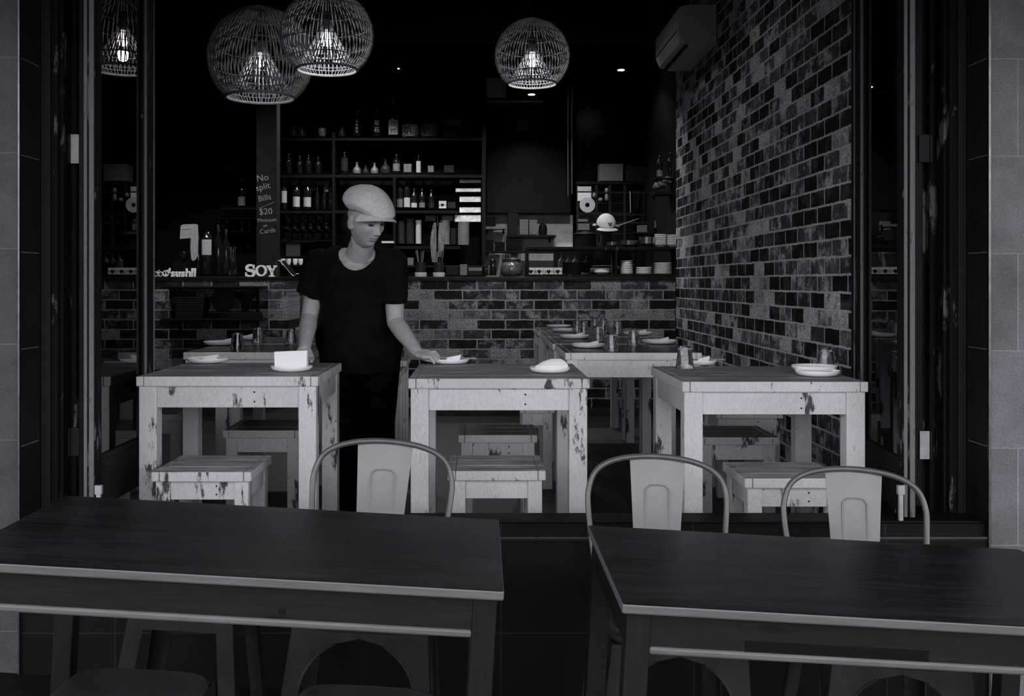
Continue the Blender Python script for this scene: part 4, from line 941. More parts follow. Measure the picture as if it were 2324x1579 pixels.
lathed('jug', 529, 624, 9.0, [(.01, 0), (10, 0), (9, 12), (6.5, 20), (6.5, 58), (9, 64), (5.5, 64), (5, 58), (5, 20), (7, 10), (.01, 2)], 'tall clear glass jug on the left counter', 'jug', M_glass, 'glass vessels on the left counter')
lathed('goblet', 417, 586, 9.2, [(.01, 0), (9, 0), (13, 7), (12, 16), (11, 16), (12, 7), (.01, 2)], 'dark shiny round bowl under the hanging sheet', 'bowl', M_bottle, 'glass vessels on the left counter')
m = MB(); m.box(-.10, .10, 0, .12, 0, (622-586)*9.2/F-.001); tag(m.build('dark_box', M_black, loc=(X_(417, 9.2), 9.2, ZC)), 'dark box under the shiny round bowl', 'box')
# hanging paper sheet shaped like a bent strip
t = thing('paper_sheet', 'grey paper sheet hanging bent over a dark box, on the left counter', 'paper', (X_(430, 9.05), 9.05, Z_(592, 9.05)), 0); k9 = 9.05/F
m = MB(); m.prism([(x*k9, z*k9) for x, z in ((-22, 50), (-20, 80), (-14, 83), (14, 84), (19, 82), (20, 60), (19, 12), (14, 3), (8, 0), (4, 4), (2, 30), (3, 52))], 0, .004); m.build('sheet', flat('grey_paper', .34, .7, nz=.12), t)
m = MB(); m.tube([(-19*k9, -.003, 73*k9), (6*k9, -.003, 74*k9)], .003, 5); m.build('sheet_crease', M_card, t)
m = MB(); m.box(-.006, .006, .006, .02, -(624-592)*k9+.0, 60*k9); m.box(-.05, .05, .0, .05, -(624-592)*k9-.002, -(624-592)*k9+.006); m.build('stand', M_black, t)
# single labelled bottle on high shelf left + carton
shelf(500, 600, 470, 11.2, 'short dark shelf left of the chalkboard post', depth=.331); bottle(549, 405, 469, 17, 11.3, 'dark bottle with square label alone left of the chalkboard post', M_label, lt=.35, lb=.03)
shelf(500, 600, 389, 11.2, 'upper short shelf left of the chalkboard post', depth=.331); carton(511, 527, 372, 388, 11.3, 'small grey box on the upper shelf left of the post', M_box); bottle(557, 345, 388, 18, 11.3, 'dark mottled bottle beside the small grey box', M_cerd)
for i, px in enumerate((498, 515, 532, 549, 566)): hglass(px, 497, 11.1, 'hanging stemmed glass left of the chalkboard post, %s from the left' % ['first', 'second', 'third', 'fourth', 'fifth'][i], .9)
shelf(480, 580, 494, 10.95, 'glass hanging rail left of the chalkboard post', th=.008, depth=.581)
m = MB(); m.box(0, X_(585, 11.3)-X_(360, 11.3), 0, .26, 0, 1.1); tag(m.build('back_bar_cabinet', M_joinery, loc=(X_(360, 11.2), 11.25, FL)), 'dark cabinet left of the chalkboard post', 'cabinet')
# menu stand (wire triangle) beside SOY
t = thing('menu_stand', 'dark menu board leaning on a bent wire easel beside the SOY letters', 'stand', (X_(630, 8.95), 8.95, ZC), 0); k = 8.95/F
m = MB(); m.tube([(-1*k, 0, 0), (-3*k, 0, 30*k), (-1*k, 0, 36*k), (3*k, 0, 38*k), (7*k, 0, 35*k), (31*k, 0, 6*k), (36*k, 0, 2*k), (40*k, 0, 4*k), (43*k, 0, 7*k), (48*k, 0, 7*k)], .0035, 6); m.build('wire_easel', M_steel, t)
m = MB(); m.prism([(8*k, 34*k), (14*k, 38*k), (42*k, 6*k), (38*k, 3*k)], .01, .03); m.build('menu_board', M_dark, t)
# ---- wall rack on the left counter front
t = thing('wall_rack', 'black two tier metal rack on the front of the left brick counter', 'rack', (X_(486, 8.6), 8.745, Z_(735, 8.6)), 0); k = 8.5/F; M_rack = flat('black_metal_rack', .010, .4)
for yy, nm in ((722, 'shelf_board'), (648, 'shelf_board')):
    z = (735-yy)*k; m = MB(); m.box(-116*k, 115*k, -.24, 0, z-.018, z, bev=.003); m.build(nm, M_rack, t)
for px in (398, 578):
    x = (px-486)*k; m = MB(); m.box(x-.012, x+.012, -.014, 0, -16*k, 87*k); m.tube([(x, -.01, 0), (x, -.10, 2*k), (x, -.20, 11*k)], .008, 6); m.tube([(x, -.01, 62*k), (x, -.10, 68*k), (x, -.20, 84*k)], .008, 6); m.build('bracket', M_rack, t)
zt1 = Z_(735, 8.6)+13*k+.0005
for i in range(9):
    m = MB(); w0 = 32 if i < 6 else 38; m.box(-w0*k, (30+i*.6)*k, -.10, .09, 0, .0195, bev=.004); tag(m.build('menu', M_rack, loc=(X_(435, 8.6), 8.62, zt1+i*.0205)), 'black menu cover in the left pile on the lower rack tier, '+['bottom one', 'second from the bottom', 'third from the bottom', 'fourth from the bottom', 'middle one', 'fourth from the top', 'third from the top', 'second from the top', 'top one'][i], 'menu', 'black menus piled on the rack')
for i in range(5):
    m = MB(); m.box(-.20, .20, -.09, .09, 0, .010, bev=.002); tag(m.build('menu', M_rack, loc=(X_(538, 8.6), 8.62, zt1+i*.0108+.003*0), rot=(0, -.01*0, .03*i)), 'thin black menu in the low right pile on the rack, '+['bottom one', 'second from the bottom', 'middle one', 'second from the top', 'top one'][i], 'menu', 'black menus piled on the rack')
def gizmo(nm, lab, pts, cat): m = MB(); m.prism(pts, -.02, .02, bev=.002); return tag(m.build(nm, M_rack, loc=(0, 8.70, 0)), lab, cat)
X = lambda px: X_(px, 8.70); Z = lambda py: Z_(py, 8.70)
m = MB(); m.lathe([(.001, -.008), (.105, -.008), (.11, 0), (.105, .008), (.001, .008)], 32, T(X(507), 8.715, zt1+.055+.11) @ R(82, 'X')); tag(m.build('round_tray', flat('dim_round_tray', .022, .5), None, True), 'dim round tray standing on the rack beside the letter Y', 'tray')
k = 8.7/F; gizmo('letter_ornament', 'black letter Y ornament standing on the wall rack', [(x*k+X(558), zt1+.058+z*k) for x, z in ((-6, 0), (6, 0), (6, 16), (25, 42), (12, 42), (0, 26), (-12, 42), (-25, 42), (-6, 16))], 'ornament')
# ---- open shelf unit on the right counter
YU = 8.82; k = YU/F
t = thing('open_shelf_unit', 'dark open two bay timber shelf unit standing on the long counter', 'shelf', (X_(1195, YU), YU, ZC+.0005), 0); m = MB()
xa, xb, xc = 0, 205*k, 345*k; hh = 68*k; tt = 7.5*k
def fr(m, x0, x1, z0, z1): m.box(x0, x1, 0, .30, z0, z1, bev=.003)
for (z0, z1) in ((0, 5*k), (hh-tt, hh)): m = MB(); fr(m, xa, xc, z0, z1); m.build('shelf_board', M_frame, t)
for x0 in (xa, xb-3*k, xc-5*k): m = MB(); fr(m, x0, x0+5*k, 5*k, hh-tt); m.build('side_panel', M_frame, t)
zu0, zu1 = ZC+5*k+.001, ZC+hh+.001
def pstack(px, n, rpx, z0, step, lab, curved=False, Y=YU+.13):
    k = Y/F; r = rpx*k
    for i in range(n):
        o = ['bottom', 'second', 'third', 'fourth', 'fifth', 'sixth', 'seventh', 'eighth'][i]
        m = MB(); d = .026 if curved else .012
        m.lathe([(.001, .0), (r*.55, 0), (r*.62, .003), (r, d), (r*.99, d+.005), (r*.6, .008), (.001, .006)], 28)
        tag(m.build('plate', M_white, None, True, loc=(X_(px, Y), Y, z0+i*step)), '%s %s, %s from below' % ('dish' if curved else 'plate', lab, o if o != 'bottom' else 'first'), 'plate', 'piles of white plates at the kitchen pass')
pstack(1422, 8, 14.5, zu0, .0158, 'in the leftmost pile of the right bay'); pstack(1461, 4, 18, zu0, .0165, 'in the low middle pile of the right bay'); pstack(1504, 6, 20.5, zu0, .0178, 'in the wide right pile of the right bay')
pstack(1499, 6, 13.5, zu1, .0170, 'in the curved pile on top of the unit, left', True); pstack(1527, 6, 13.5, zu1, .0158, 'in the curved pile on the shelf unit beside the brick wall', True)
def bowl(px, r, h, z, lab, mt, Y=YU+.14):
    k = Y/F; m = MB(); m.lathe([(.001, 0), (r*.5*k, 0), (r*.93*k, h*.35*k), (r*k, h*k), (r*.96*k, h*k), (r*.88*k, h*.4*k), (.001, h*.12*k)], 28)
    return tag(m.build('bowl', mt, None, True, loc=(X_(px, Y), Y, z)), lab, 'bowl', 'bowls at the kitchen pass')
bowl(1389, 13, 12, zu1, 'small steel bowl on the shelf unit before the cook', M_steel); bowl(1427, 21, 15, zu1, 'medium steel bowl on the shelf unit', M_steel); bowl(1468, 19, 23, zu1, 'deep steel bowl on the shelf unit beside the curved dishes', M_steel)
bowl(1366, 20, 15, zu0, 'white bowl in the left bay of the shelf unit', M_white); 
m = MB(); Y = YU+.14; kk = Y/F; m.lathe([(.001, 0), (14*kk, 0), (25*kk, 4*kk), (24*kk, 5*kk), (.001, 2*kk)], 28); tag(m.build('plate', M_cer, None, True, loc=(X_(1366, Y), Y, zu0+15.5*kk)), 'wide dish lying on the white bowl in the left bay', 'plate')
for i, x0 in enumerate((1201, 1214.2, 1235, 1256.5)):
    x1_ = [1213.6, 1234.6, 1256, 1276][i]; Y = YU+.004
    t = carton(x0, x1_, 604, 619.4, Y, 'pale card box printed with heart lettering, %s of the row of four' % ['leftmost', 'second', 'third', 'rightmost'][i], M_card, .05)
    t.location.z = zu0
    m = MB(); k = Y/F; text(['♥Y', 'S♥Y', 'S♥Y', 'S♥Y'][i], 8.6*k, .0005, T(0, -.002, 3.2*k) @ FACE, mb=m, align='CENTER', spacing=.95); m.build('lettering', M_ink, t)
t = thing('basket_stack', 'dark ribbed stack of baskets in the left bay', 'basket', (X_(1301, YU+.13), YU+.13, zu0), 0); k = (YU+.13)/F
for i in range(10): m = MB(); rr = (19+i*.55)*k; m.lathe([(rr*.94, 0), (rr, 2.6*k), (rr*.97, 2.6*k), (rr*.9, .4*k)], 24, closed=True); o = m.build('basket', M_cerd, t, True); o.location = (0, 0, i*2.75*k)
for i, (px, w_, h, mt) in enumerate(((1274, 16, 42, M_cer), (1290, 16, 40, M_cer), (1305, 18, 40, M_cer), (1331, 17, 38, M_boxd))):
    bottle(px, 619-h, 619, w_, YU+.34, 'squeeze bottle behind the baskets, '+['leftmost', 'second', 'third', 'rightmost'][i], None, mat=mt, slim=.2, group='squeeze bottles in the shelf unit')
# round glass jar on counter left of the unit
t = thing('glass_jar', 'fat round glass jar with dark lid on the counter left of the shelf unit', 'jar', (X_(1161, 8.95), 8.95, ZC), 0); k = 8.95/F
m = MB(); m.lathe([(.001, 0), (17*k, 0), (24*k, 7*k), (26*k, 17*k), (24*k, 27*k), (19*k, 34*k), (.001, 34*k)], 28); m.build('jar_body', flat('jar_glass', .09, .08, spec=1, nz=.8, nscale=16), t, True)
m = MB(); m.lathe([(.001, 34*k), (20*k, 34*k), (20*k, 40*k), (10*k, 44*k), (.001, 44*k)], 24); m.build('lid', M_cerd, t, True)
bottle(1119, 574, 625, 15, 8.95, 'black silhouetted bottle on the counter left of the round jar'); bottle(1103, 592, 625, 9, 8.93, 'small bottle with a bright glint at the tall upright')
carton(1101, 1113, 603, 625, 9.02, 'pale carton behind the small bottle at the tall upright', M_box)
# kitchen back: panel, shelf, tins, hood, pipes
Yk = 11.4; k = Yk/F
m = MB(); m.box(X_(1100, Yk), X_(1300, Yk), Yk, Yk+.05, Z_(640, Yk), Z_(488, Yk)); struct(m.build('wall_splashback', M_wall), 'pale splashback panel behind the kitchen shelf')
m = MB(); m.box(X_(1103, Yk), X_(1292, Yk), Yk-.25, Yk+.04, Z_(488, Yk), Z_(232, Yk), bev=.01); m.box(X_(1103, Yk), X_(1180, Yk), Yk-.25, Yk+.04, Z_(232, Yk)+.002, 3.6); tag(m.build('extractor_casing', flat('dark_panel', .0035, .35, nz=.3, nscale=2), None), 'tall dark extractor casing over the splashback', 'extractor')
t = thing('extractor_hood', 'bright edged steel hood at the top of the extractor casing', 'hood', (X_(1104, 10.8), 10.8, Z_(232, 10.8)), 0); k = 10.8/F
m = MB(); m.box(0, 130*k, 0, .35, 0, 4*k, bev=.002); m.build('hood_lip', M_steel, t); m = MB(); m.box(0, 44*k, .02, .3, 12*k, 56*k, bev=.004); m.build('hood_plate', flat('hood_steel', .5, .35, .6), t)
m = MB(); m.box(130*k-.01, 130*k, 0, .35, 4*k, 18*k); m.box(0, .01, 0, .35, 4*k, 18*k); m.build('hood_side', M_dark, t)
k = 11.3/F; shelf(1150, 1262, 533, 11.1, 'kitchen shelf with dark tins before the pale splashback', th=.025, depth=.30)
for i, (x0, x1, y0, mt) in enumerate(((1153, 1176, 484, M_boxd), (1179, 1199, 498, M_box), (1201, 1219, 499, M_box))):
    carton(x0, x1, y0, 532.5, 11.15, 'dark tin on the kitchen shelf, '+['tallest at the left', 'second from the left', 'third from the left'][i], mt, .18)
lathed('kettle', 1232, 532.5, 11.25, [(.01, 0), (9, 0), (10, 12), (8, 22), (3, 26), (.01, 26)], 'black rounded canister at the right end of the kitchen shelf', 'canister', M_black, 'dark vessels of the kitchen')
shelf(1100, 1148, 514, 11.1, 'short pale edged kitchen shelf beside the tall upright', mat=M_box, th=.03, depth=.2); carton(1103, 1125, 492, 513.5, 11.15, 'dark box on the short pale edged shelf', M_black)
shelf(1100, 1310, 569, 10.9, 'lower kitchen ledge with black boxes', th=.02)
for i, (x0, x1, y0) in enumerate(((1100, 1121, 544), (1123, 1146, 549), (1150, 1185, 542))): carton(x0, x1, y0, 568.5, 10.95, 'black box on the lower kitchen ledge, '+['left', 'middle', 'right'][i]+' one', M_black, .2)
t = thing('steel_flue', 'pair of upright steel pipes beside the dark casing', 'pipe', (X_(1294, 10.9), 10.9, Z_(445, 10.9)), 0); k = 10.9/F
for dx, rr, l in ((-5, 1.5, 95), (4, 1.8, 88)): m = MB(); m.tube([(dx*k, 0, (0 if dx < 0 else 5)*k), (dx*k, 0, 3.949-Z_(445, 10.9))], rr*k, 10); m.build('pipe', M_steel, t, True)
M_gt = NT('glossy_dark_tiles'); c = M_gt.n('TexCoord'); sp_ = M_gt.n('SeparateXYZ'); cb = M_gt.n('CombineXYZ'); M_gt.l(c.outputs['Object'], sp_.inputs[0]); M_gt.l(sp_.outputs['X'], cb.inputs[0]); M_gt.l(sp_.outputs['Z'], cb.inputs[1])
b = M_gt.n('TexBrick'); b.offset = 0; M_gt.l(cb.outputs[0], b.inputs['Vector'])
for kk_, v_ in (('Scale', 1), ('Mortar Size', .004), ('Brick Width', .62), ('Row Height', .119)): b.inputs[kk_].default_value = v_
b.inputs['Color1'].default_value = g(.006); b.inputs['Color2'].default_value = g(.007); b.inputs['Mortar'].default_value = g(.10)
M_gt.set(Base_Color=b.outputs['Color'], Roughness=.25)
m = MB(); m.box(X_(1305, 11.6)+.02, X_(1560, 11.6), 11.6, 11.65, FL, 3.9); struct(m.build('wall_kitchen_tiles', M_gt.m), 'black glossy tiled kitchen wall')
YK = 10.9; k = YK/F
shelf(1308, 1484, 412, YK, 'high kitchen shelf with wide dim boxes before the tiles', th=.03)
carton(1361, 1414, 372, 410.5, YK+.05, 'wide dim box on the high kitchen shelf, left', M_box, .2); carton(1420, 1480, 376, 410.5, YK+.05, 'wide dark box on the high kitchen shelf, right', M_boxd, .2)
m = MB(); m.lathe([(5*k, -.01), (17*k, -.01), (17.5*k, 0), (17*k, .01), (5*k, .01)], 32, R(90, 'X'), closed=True); tag(m.build('disc_plate', M_label, None, True, loc=(X_(1333, 10.7), 10.7, Z_(465, 10.7))), 'pale round disc with a dark centre hole hanging on the kitchen rack', 'disc')
t = thing('kitchen_rack', 'open dark kitchen rack holding the round disc and utensils', 'rack', (X_(1310, 10.75), 10.75, FL), 0); k = 10.75/F
for px in (1311, 1354, 1384, 1418, 1484): m = MB(); m.box((px-1310)*k-.012, (px-1310)*k+.012, 0, .02, 0, (Z_(412, 10.75)-FL-.04)); m.build('post', M_dark, t)
for py in (436, 487, 505): m = MB(); m.box(0, 174*k, .03, .05, Z_(py, 10.75)-FL-.008, Z_(py, 10.75)-FL+.008); m.build('crossbar', M_dark, t)
for i, (x0, x1, y0, y1, mt) in enumerate(((1311, 1342, 423, 434, M_label), (1311, 1342, 437, 456, M_card), (1312, 1335, 497, 503, M_box), (1312, 1338, 507, 522, M_box))):
    m = MB(); m.box(0, (x1-x0)*k, 0, .015, 0, (y1-y0)*k, bev=.002); tag(m.build('notice', mt, loc=(X_(x0, 10.73), 10.733, Z_(y1, 10.73))), ['upper grey notice above the round disc', 'pale printed notice behind the round disc', 'narrow grey notice below the round disc', 'square grey notice left of the cook\'s cap'][i], 'notice', 'notices pinned behind the rack')
for i, (px, py, w_, h) in enumerate(((1349, 443, 9, 12), (1363, 453, 11, 9), (1377, 432, 9, 12), (1377, 448, 9, 18))):
    m = MB(); m.ball((0, 0, 0), (w_/2*k, .02, h/2*k), u=12, v=8); tag(m.build('ladle', M_cer, None, True, loc=(X_(px, 10.72), 10.72, Z_(py, 10.72))), 'grey ladle bowl hanging on the rack, '+['beside the disc', 'lowest', 'highest', 'largest, at the right post'][i], 'ladle', 'ladles on the kitchen rack')
for i, (x0, y0, x1, y1, w_, mt) in enumerate(((1430, 434, 1431, 482, 3.4, M_label), (1439, 433, 1439, 470, 1.6, M_steel), (1445, 434, 1441, 482, 1.4, M_steel), (1450, 434, 1446, 476, 2.2, M_steel), (1461, 434, 1456, 474, 1.5, M_steel))):
    m = MB(); m.tube([(0, 0, 0), ((x1-x0)*k, 0, -(y1-y0)*k)], [w_*k, w_*.7*k], 8, flat=.3); tag(m.build('kitchen_utensil', mt, loc=(X_(x0, 10.745), 10.745, Z_(y0, 10.745))), 'long utensil hanging at the right of the rack, '+['the wide pale one', 'second', 'third', 'fourth', 'the slanting last one'][i], 'utensil', 'utensils hanging on the rack')
carton(1449, 1469, 511, 527, 10.4, 'small tub with a bright rim behind the deep steel bowl', M_box, .1, 'tub', 'tub'); carton(1486, 1506, 501, 517, 10.2, 'grey card pinned above the curved dishes', M_box, .02, 'card', 'card')
shelf(1435, 1490, 527.5, 10.35, 'short ledge under the small tub', th=.015, depth=.2); shelf(1484, 1530, 517.5, 10.15, 'short ledge under the grey card', th=.015, depth=.15)
# corner shelf with bottles and crumpled bag at the brick wall
Yw = 8.4; k = Yw/F
shelf(1486, 1538, 434, 9.3, 'small shelf at the brick wall corner with bottles and a crumpled bag', depth=.2)
bottle(1497, 352, 402, 14, 9.32, 'dark bottle with grey label on the corner shelf', M_cer, lt=.3, lb=.02); bottle(1521, 345, 402, 12, 9.4, 'dark bottle nearest the brick wall on the corner shelf')
shelf(1488, 1534, 403, 9.28, 'upper small shelf at the brick wall corner', th=.012, depth=.2)
m = MB(); rnd = random.Random(3); bm2 = bmesh.new(); bmesh.ops.create_icosphere(bm2, subdivisions=4, radius=1)
for v in bm2.verts:
    n_ = 1+.22*math.sin(v.co.x*9+v.co.z*5)*math.sin(v.co.y*7+2)+rnd.uniform(-.10, .10); v.co = Vector((v.co.x*23*k*n_, v.co.y*.07*n_, v.co.z*12*k*n_+v.co.x*9*k))
m._add(bm2); tag(m.build('crumpled_bag', flat('grey_plastic_bag', .16, .35, nz=.5, nscale=40), loc=(X_(1512, 9.2), 9.36, Z_(433, 9.2)+.09)), 'crumpled plastic bag on the corner shelf at the brick wall', 'bag')
# kitchen downlight fixtures
for i, (x, y, z, e) in enumerate(KDOWN):
    t = thing('kitchen_downlight', ['small bright kitchen downlight near the brick wall', 'small bright kitchen downlight under the right lamp', 'tiny faint kitchen downlight above the sake bottles', 'added kitchen downlight hidden behind the overlapping pendant lamps'][i], 'light', (x, y, z))
    m = MB(); m.lathe([(.001, 0), (.05, 0), (.05, .03), (.001, .03)], 20); m.build('can', M_dark, t)
    m = MB(); rr_ = .009 if i == 2 else .034; m.lathe([(.001, -.004), (rr_, -.004), (rr_, 0), (.001, 0)], 18); m.build('lens', M_lens, t)
    m = MB(); m.tube([(0, 0, .03), (0, 0, 3.95-z)], .004, 6); m.build('stem', M_dark, t)

for i, (x, y, z, e) in enumerate(PASS):
    t = thing('added_spotlight', 'added small dark ceiling spotlight aimed at the counters, %s from the left' % ['first', 'second', 'third', 'fourth', 'fifth'][i], 'light', (x, y, z))
    m = MB(); m.lathe([(.001, -.05), (.02, -.055), (.026, .0), (.022, .04), (.001, .045)], 16, R(55, 'X')); m.build('can', M_dark, t, True)
    m = MB(); m.tube([(0, 0, .0), (0, 0, 3.95-z)], .006, 6); m.build('stem', M_dark, t)
# ================================================================ PEOPLE
M_skin = flat('skin', .40, .55, spec=.3, nz=.10, nscale=40)
M_lip = flat('lips', .28, .5, spec=.3); M_brow = flat('brow_hair', .02, .8); M_hair = flat('black_hair', .006, .7, spec=.2)
M_shirt = flat('black_cotton', .0045, .9, spec=.1, nz=.5, nscale=14, bump=0)
M_trou = flat('black_trousers', .0025, .9, spec=.05, nz=.4)
M_tweed = NT('pale_tweed'); c_ = M_tweed.coord(); f_ = M_tweed.noise(c_, 210, 3, .7); f2_ = M_tweed.noise(c_, 25, 4)
M_tweed.set(Base_Color=M_tweed.mix(.35, M_tweed.ramp(f_, [(.3, .34), (.52, .70), (.7, .95)]), M_tweed.ramp(f2_, [(.3, .5), (.7, .8)])), Roughness=.95); M_tweed.bump(f_, .0015); M_tweed = M_tweed.m
def headmesh(m, M, s=1.):
    """sculpted head, face towards -Y: cheekbones, brow, nose, lips, chin, sockets and ears"""
    U, V = 112, 84; b = bmesh.new(); rows = []
    G = lambda x, z, cx, cz, sx_, sz: math.exp(-((x-cx)/sx_)**2-((z-cz)/sz)**2)
    for j in range(V+1):
        th = PI*j/V; row = []
        for i in range(U):
            a = 2*PI*i/U; x, y, z = math.sin(th)*math.sin(a), -math.sin(th)*math.cos(a), math.cos(th)
            front = max(0, -y)
            wx = .0735*(1-.10*max(0, -z)**1.0) ; X0, Y0, Z0 = x*wx, y*.094, z*.115
            if z < -.1:                                    # jaw narrows to the chin, nape cut in
                q = (-z-.1)/.9; X0 *= 1-.40*q**1.4*(1 if y < 0 else .75)
                if y > 0: Y0 *= 1-.55*q**1.1
                else: Y0 *= 1-.03*q
                Y0 -= .012*q*front
            if y < 0: Y0 *= 1-.06*(1-abs(x))             # flatter face plane
            d = 0
            if y < .05:
                xs, zs = X0, Z0
                d += .0085*G(xs, zs, 0, .030, .050, .012)            # brow ridge
                for sg in (-1, 1):
                    d -= .0135*G(xs, zs, sg*.030, .012, .017, .012)  # sockets
                    d += .0045*G(xs, zs, sg*.030, .010, .013, .0065) # lids
                    d -= .0022*G(xs, zs, sg*.030, .0085, .014, .0016) # lid line
                    d += .0055*G(xs, zs, sg*.046, -.016, .020, .016) # cheekbone
                    d += .0065*G(xs, zs, sg*.0125, -.0300, .0065, .0065) # nostril wings
                    d -= .004*G(xs, zs, sg*.034, -.050, .014, .018)
                d += .012*G(xs, zs, 0, .002, .0085, .022) + .0245*G(xs, zs, 0, -.0245, .0105, .0125)  # nose
                d -= .0035*G(xs, zs, 0, -.040, .006, .005)
                d += .0080*G(xs, zs, 0, -.0495, .022, .0048) + .0088*G(xs, zs, 0, -.0605, .019, .0052)
                d -= .0075*G(xs, zs, 0, -.0550, .026, .0021)
                d -= .0060*G(xs, zs, 0, -.070, .022, .006)
                d += .0095*G(xs, zs, 0, -.090, .024, .014)
                d *= front**.5 if front > 0 else 0
            row.append(b.verts.new((X0, Y0-d, Z0)))
        rows.append(row)
    for r0, r1 in zip(rows, rows[1:]):
        for i in range(U): b.faces.new((r0[i], r0[(i+1) % U], r1[(i+1) % U], r1[i]))
    bmesh.ops.remove_doubles(b, verts=b.verts[:], dist=1e-5)
    for sg in (-1, 1):                                     # ears
        for (dy, dz, r1, r2) in ((.010, .002, .010, .031), (.004, -.016, .008, .014)):
            bb = bmesh.ops.create_uvsphere(b, u_segments=16, v_segments=10, radius=1)
            for v in bb['verts']: v.co = Vector((sg*(.073+v.co.x*r1*sg), dy+v.co.y*.016, dz-.006+v.co.z*r2))
    bmesh.ops.recalc_face_normals(b, faces=b.faces[:])
    for v in b.verts: v.co *= s
    m._add(b, M)
def hand(m, wrist, knuck, side, up, tips, r=.0085, thumb=None):
    """palm and five bent fingers; tips: four fingertip offsets from the knuckles"""
    w_, k_ = Vector(wrist), Vector(knuck); d = (k_-w_).normalized(); s_ = Vector(side).normalized(); u_ = Vector(up).normalized()
    for q in (-1.5, -.5, .5, 1.5): m.capsule(w_+s_*q*.010, k_+s_*q*.0185-d*.004, .014, .0115)
    ln = (.85, 1.0, .94, .76)
    for i, q in enumerate((1.5, .5, -.5, -1.5)):
        a = k_+s_*q*.0185; t_ = Vector(tips)*ln[i]+s_*q*.004; mid = a+t_*.5+u_*.012
        m.capsule(a, mid, r*1.08, r*.95, 10); m.capsule(mid, a+t_*.80+u_*.006, r*.95, r*.86, 10); m.capsule(a+t_*.80+u_*.006, a+t_-u_*.002, r*.86, r*.72, 10)
    tb = w_.lerp(k_, .28)+s_*.024; t1 = Vector(thumb[0]); t2 = Vector(thumb[1])
    m.capsule(tb, t1, .0125, .0105, 12); m.capsule(t1, t2, .0102, .0085, 12)
def remesh(o, vox, it=6):
    applied(o, ('REMESH', dict(mode='VOXEL', voxel_size=vox)), ('SMOOTH', dict(factor=.5, iterations=it)))
    for p in o.data.polygons: p.use_smooth = True
    return o
# ---- the man in the flat cap, leaning over between the front tables
man = thing('person', 'man in a pale flat cap and black t-shirt leaning over the white tables', 'person', (-.54, 4.6, FL))
O = Vector((-.54, 4.6, FL))
def L(x, y, z): return Vector((x, y, z))-O
HM = T(*L(-.487, 4.215, 1.597)) @ R(47, 'Z') @ R(20, 'X') @ R(-5, 'Y')
b = MB(); headmesh(b, HM, .98)
neck0 = L(-.535, 4.345, 1.44); b.capsule(neck0, L(-.497, 4.262, 1.535), .060, .050, 20)
b.capsule(L(-.60, 4.37, 1.43), L(-.49, 4.37, 1.43), .062, .060, 18)
b.capsule(L(-.545, 4.39, 1.36), L(-.545, 4.365, 1.415), .100, .082, 20)
shL, shR = L(-.705, 4.385, 1.425), L(-.385, 4.385, 1.425)
eL, eR = L(-.762, 4.44, 1.185), L(-.372, 4.365, 1.164)
wL, wR = L(-.742, 4.205, 1.058), L(-.262, 4.165, 1.045)
b.capsule(L(-.64, 4.38, 1.43), shL, .058, .055); b.capsule(L(-.45, 4.38, 1.43), shR, .058, .055)
for sh, e, w_ in ((shL, eL, wL), (shR, eR, wR)):
    b.capsule(sh, e, .050, .038, 18); m1 = e.lerp(w_, .30); b.capsule(e, m1, .037, .0385, 18); b.capsule(m1, w_, .0385, .0245, 18)
# clavicles and neck tendons
b.capsule(L(-.56, 4.30, 1.432), L(-.67, 4.345, 1.450), .013, .010, 10); b.capsule(L(-.51, 4.30, 1.430), L(-.42, 4.345, 1.450), .013, .010, 10)
b.capsule(L(-.535, 4.292, 1.437), L(-.537, 4.235, 1.530), .013, .014, 10); b.capsule(L(-.520, 4.290, 1.437), L(-.455, 4.255, 1.535), .012, .014, 10)
b.capsule(L(-.545, 4.41, 1.35), L(-.555, 4.55, 1.14), .105, .105, 24)
hipL, hipR = L(-.635, 4.60, 1.08), L(-.475, 4.60, 1.08)
b.capsule(hipL, hipR, .105, .105, 20)
for hp, kx, fx in ((hipL, -.635, -.635), (hipR, -.475, -.465)):
    kn = L(kx, 4.555, .70); an = L(fx, 4.62, .32); b.capsule(hp, kn, .080, .054, 16); b.capsule(kn, an, .053, .036, 16); b.capsule(an-Vector((0, 0, .04)), an+Vector((0, -.13, -.045)), .034, .030, 12)
hand(b, wR, L(-.218, 4.125, 1.038), (-.25, -.75, -.2), (.1, 0, 1), (.048, -.024, -.022), thumb=(L(-.222, 4.118, 1.022), L(-.192, 4.090, 1.016)))
hand(b, wL, L(-.742, 4.135, 1.020), (1, .0, 0), (0, 0, 1), (-.004, -.060, -.010), thumb=(L(-.700, 4.150, 1.020), L(-.697, 4.110, 1.013)))
body = b.build('body', [M_skin, M_lip, M_brow], man, True); remesh(body, .0026, 2)
inv = HM.inverted()
for p in body.data.polygons:
    c = inv @ p.center
    if c.y < -.05 and abs(c.x) < .023-.25*abs(c.z+.054) and -.066 < c.z < -.046: p.material_index = 1
    if c.y < -.05 and .014 < abs(c.x) < .045 and abs(c.z-(.0295-.08*abs(abs(c.x)-.03))) < .0035: p.material_index = 2
for sg in (-1, 1):
    m = MB(); m.ball((sg*.0295, -.0765, .0085), (.0135, .009, .0042), HM, 16, 8); o = m.build('eye', flat('eye', .05, .2), man, True)
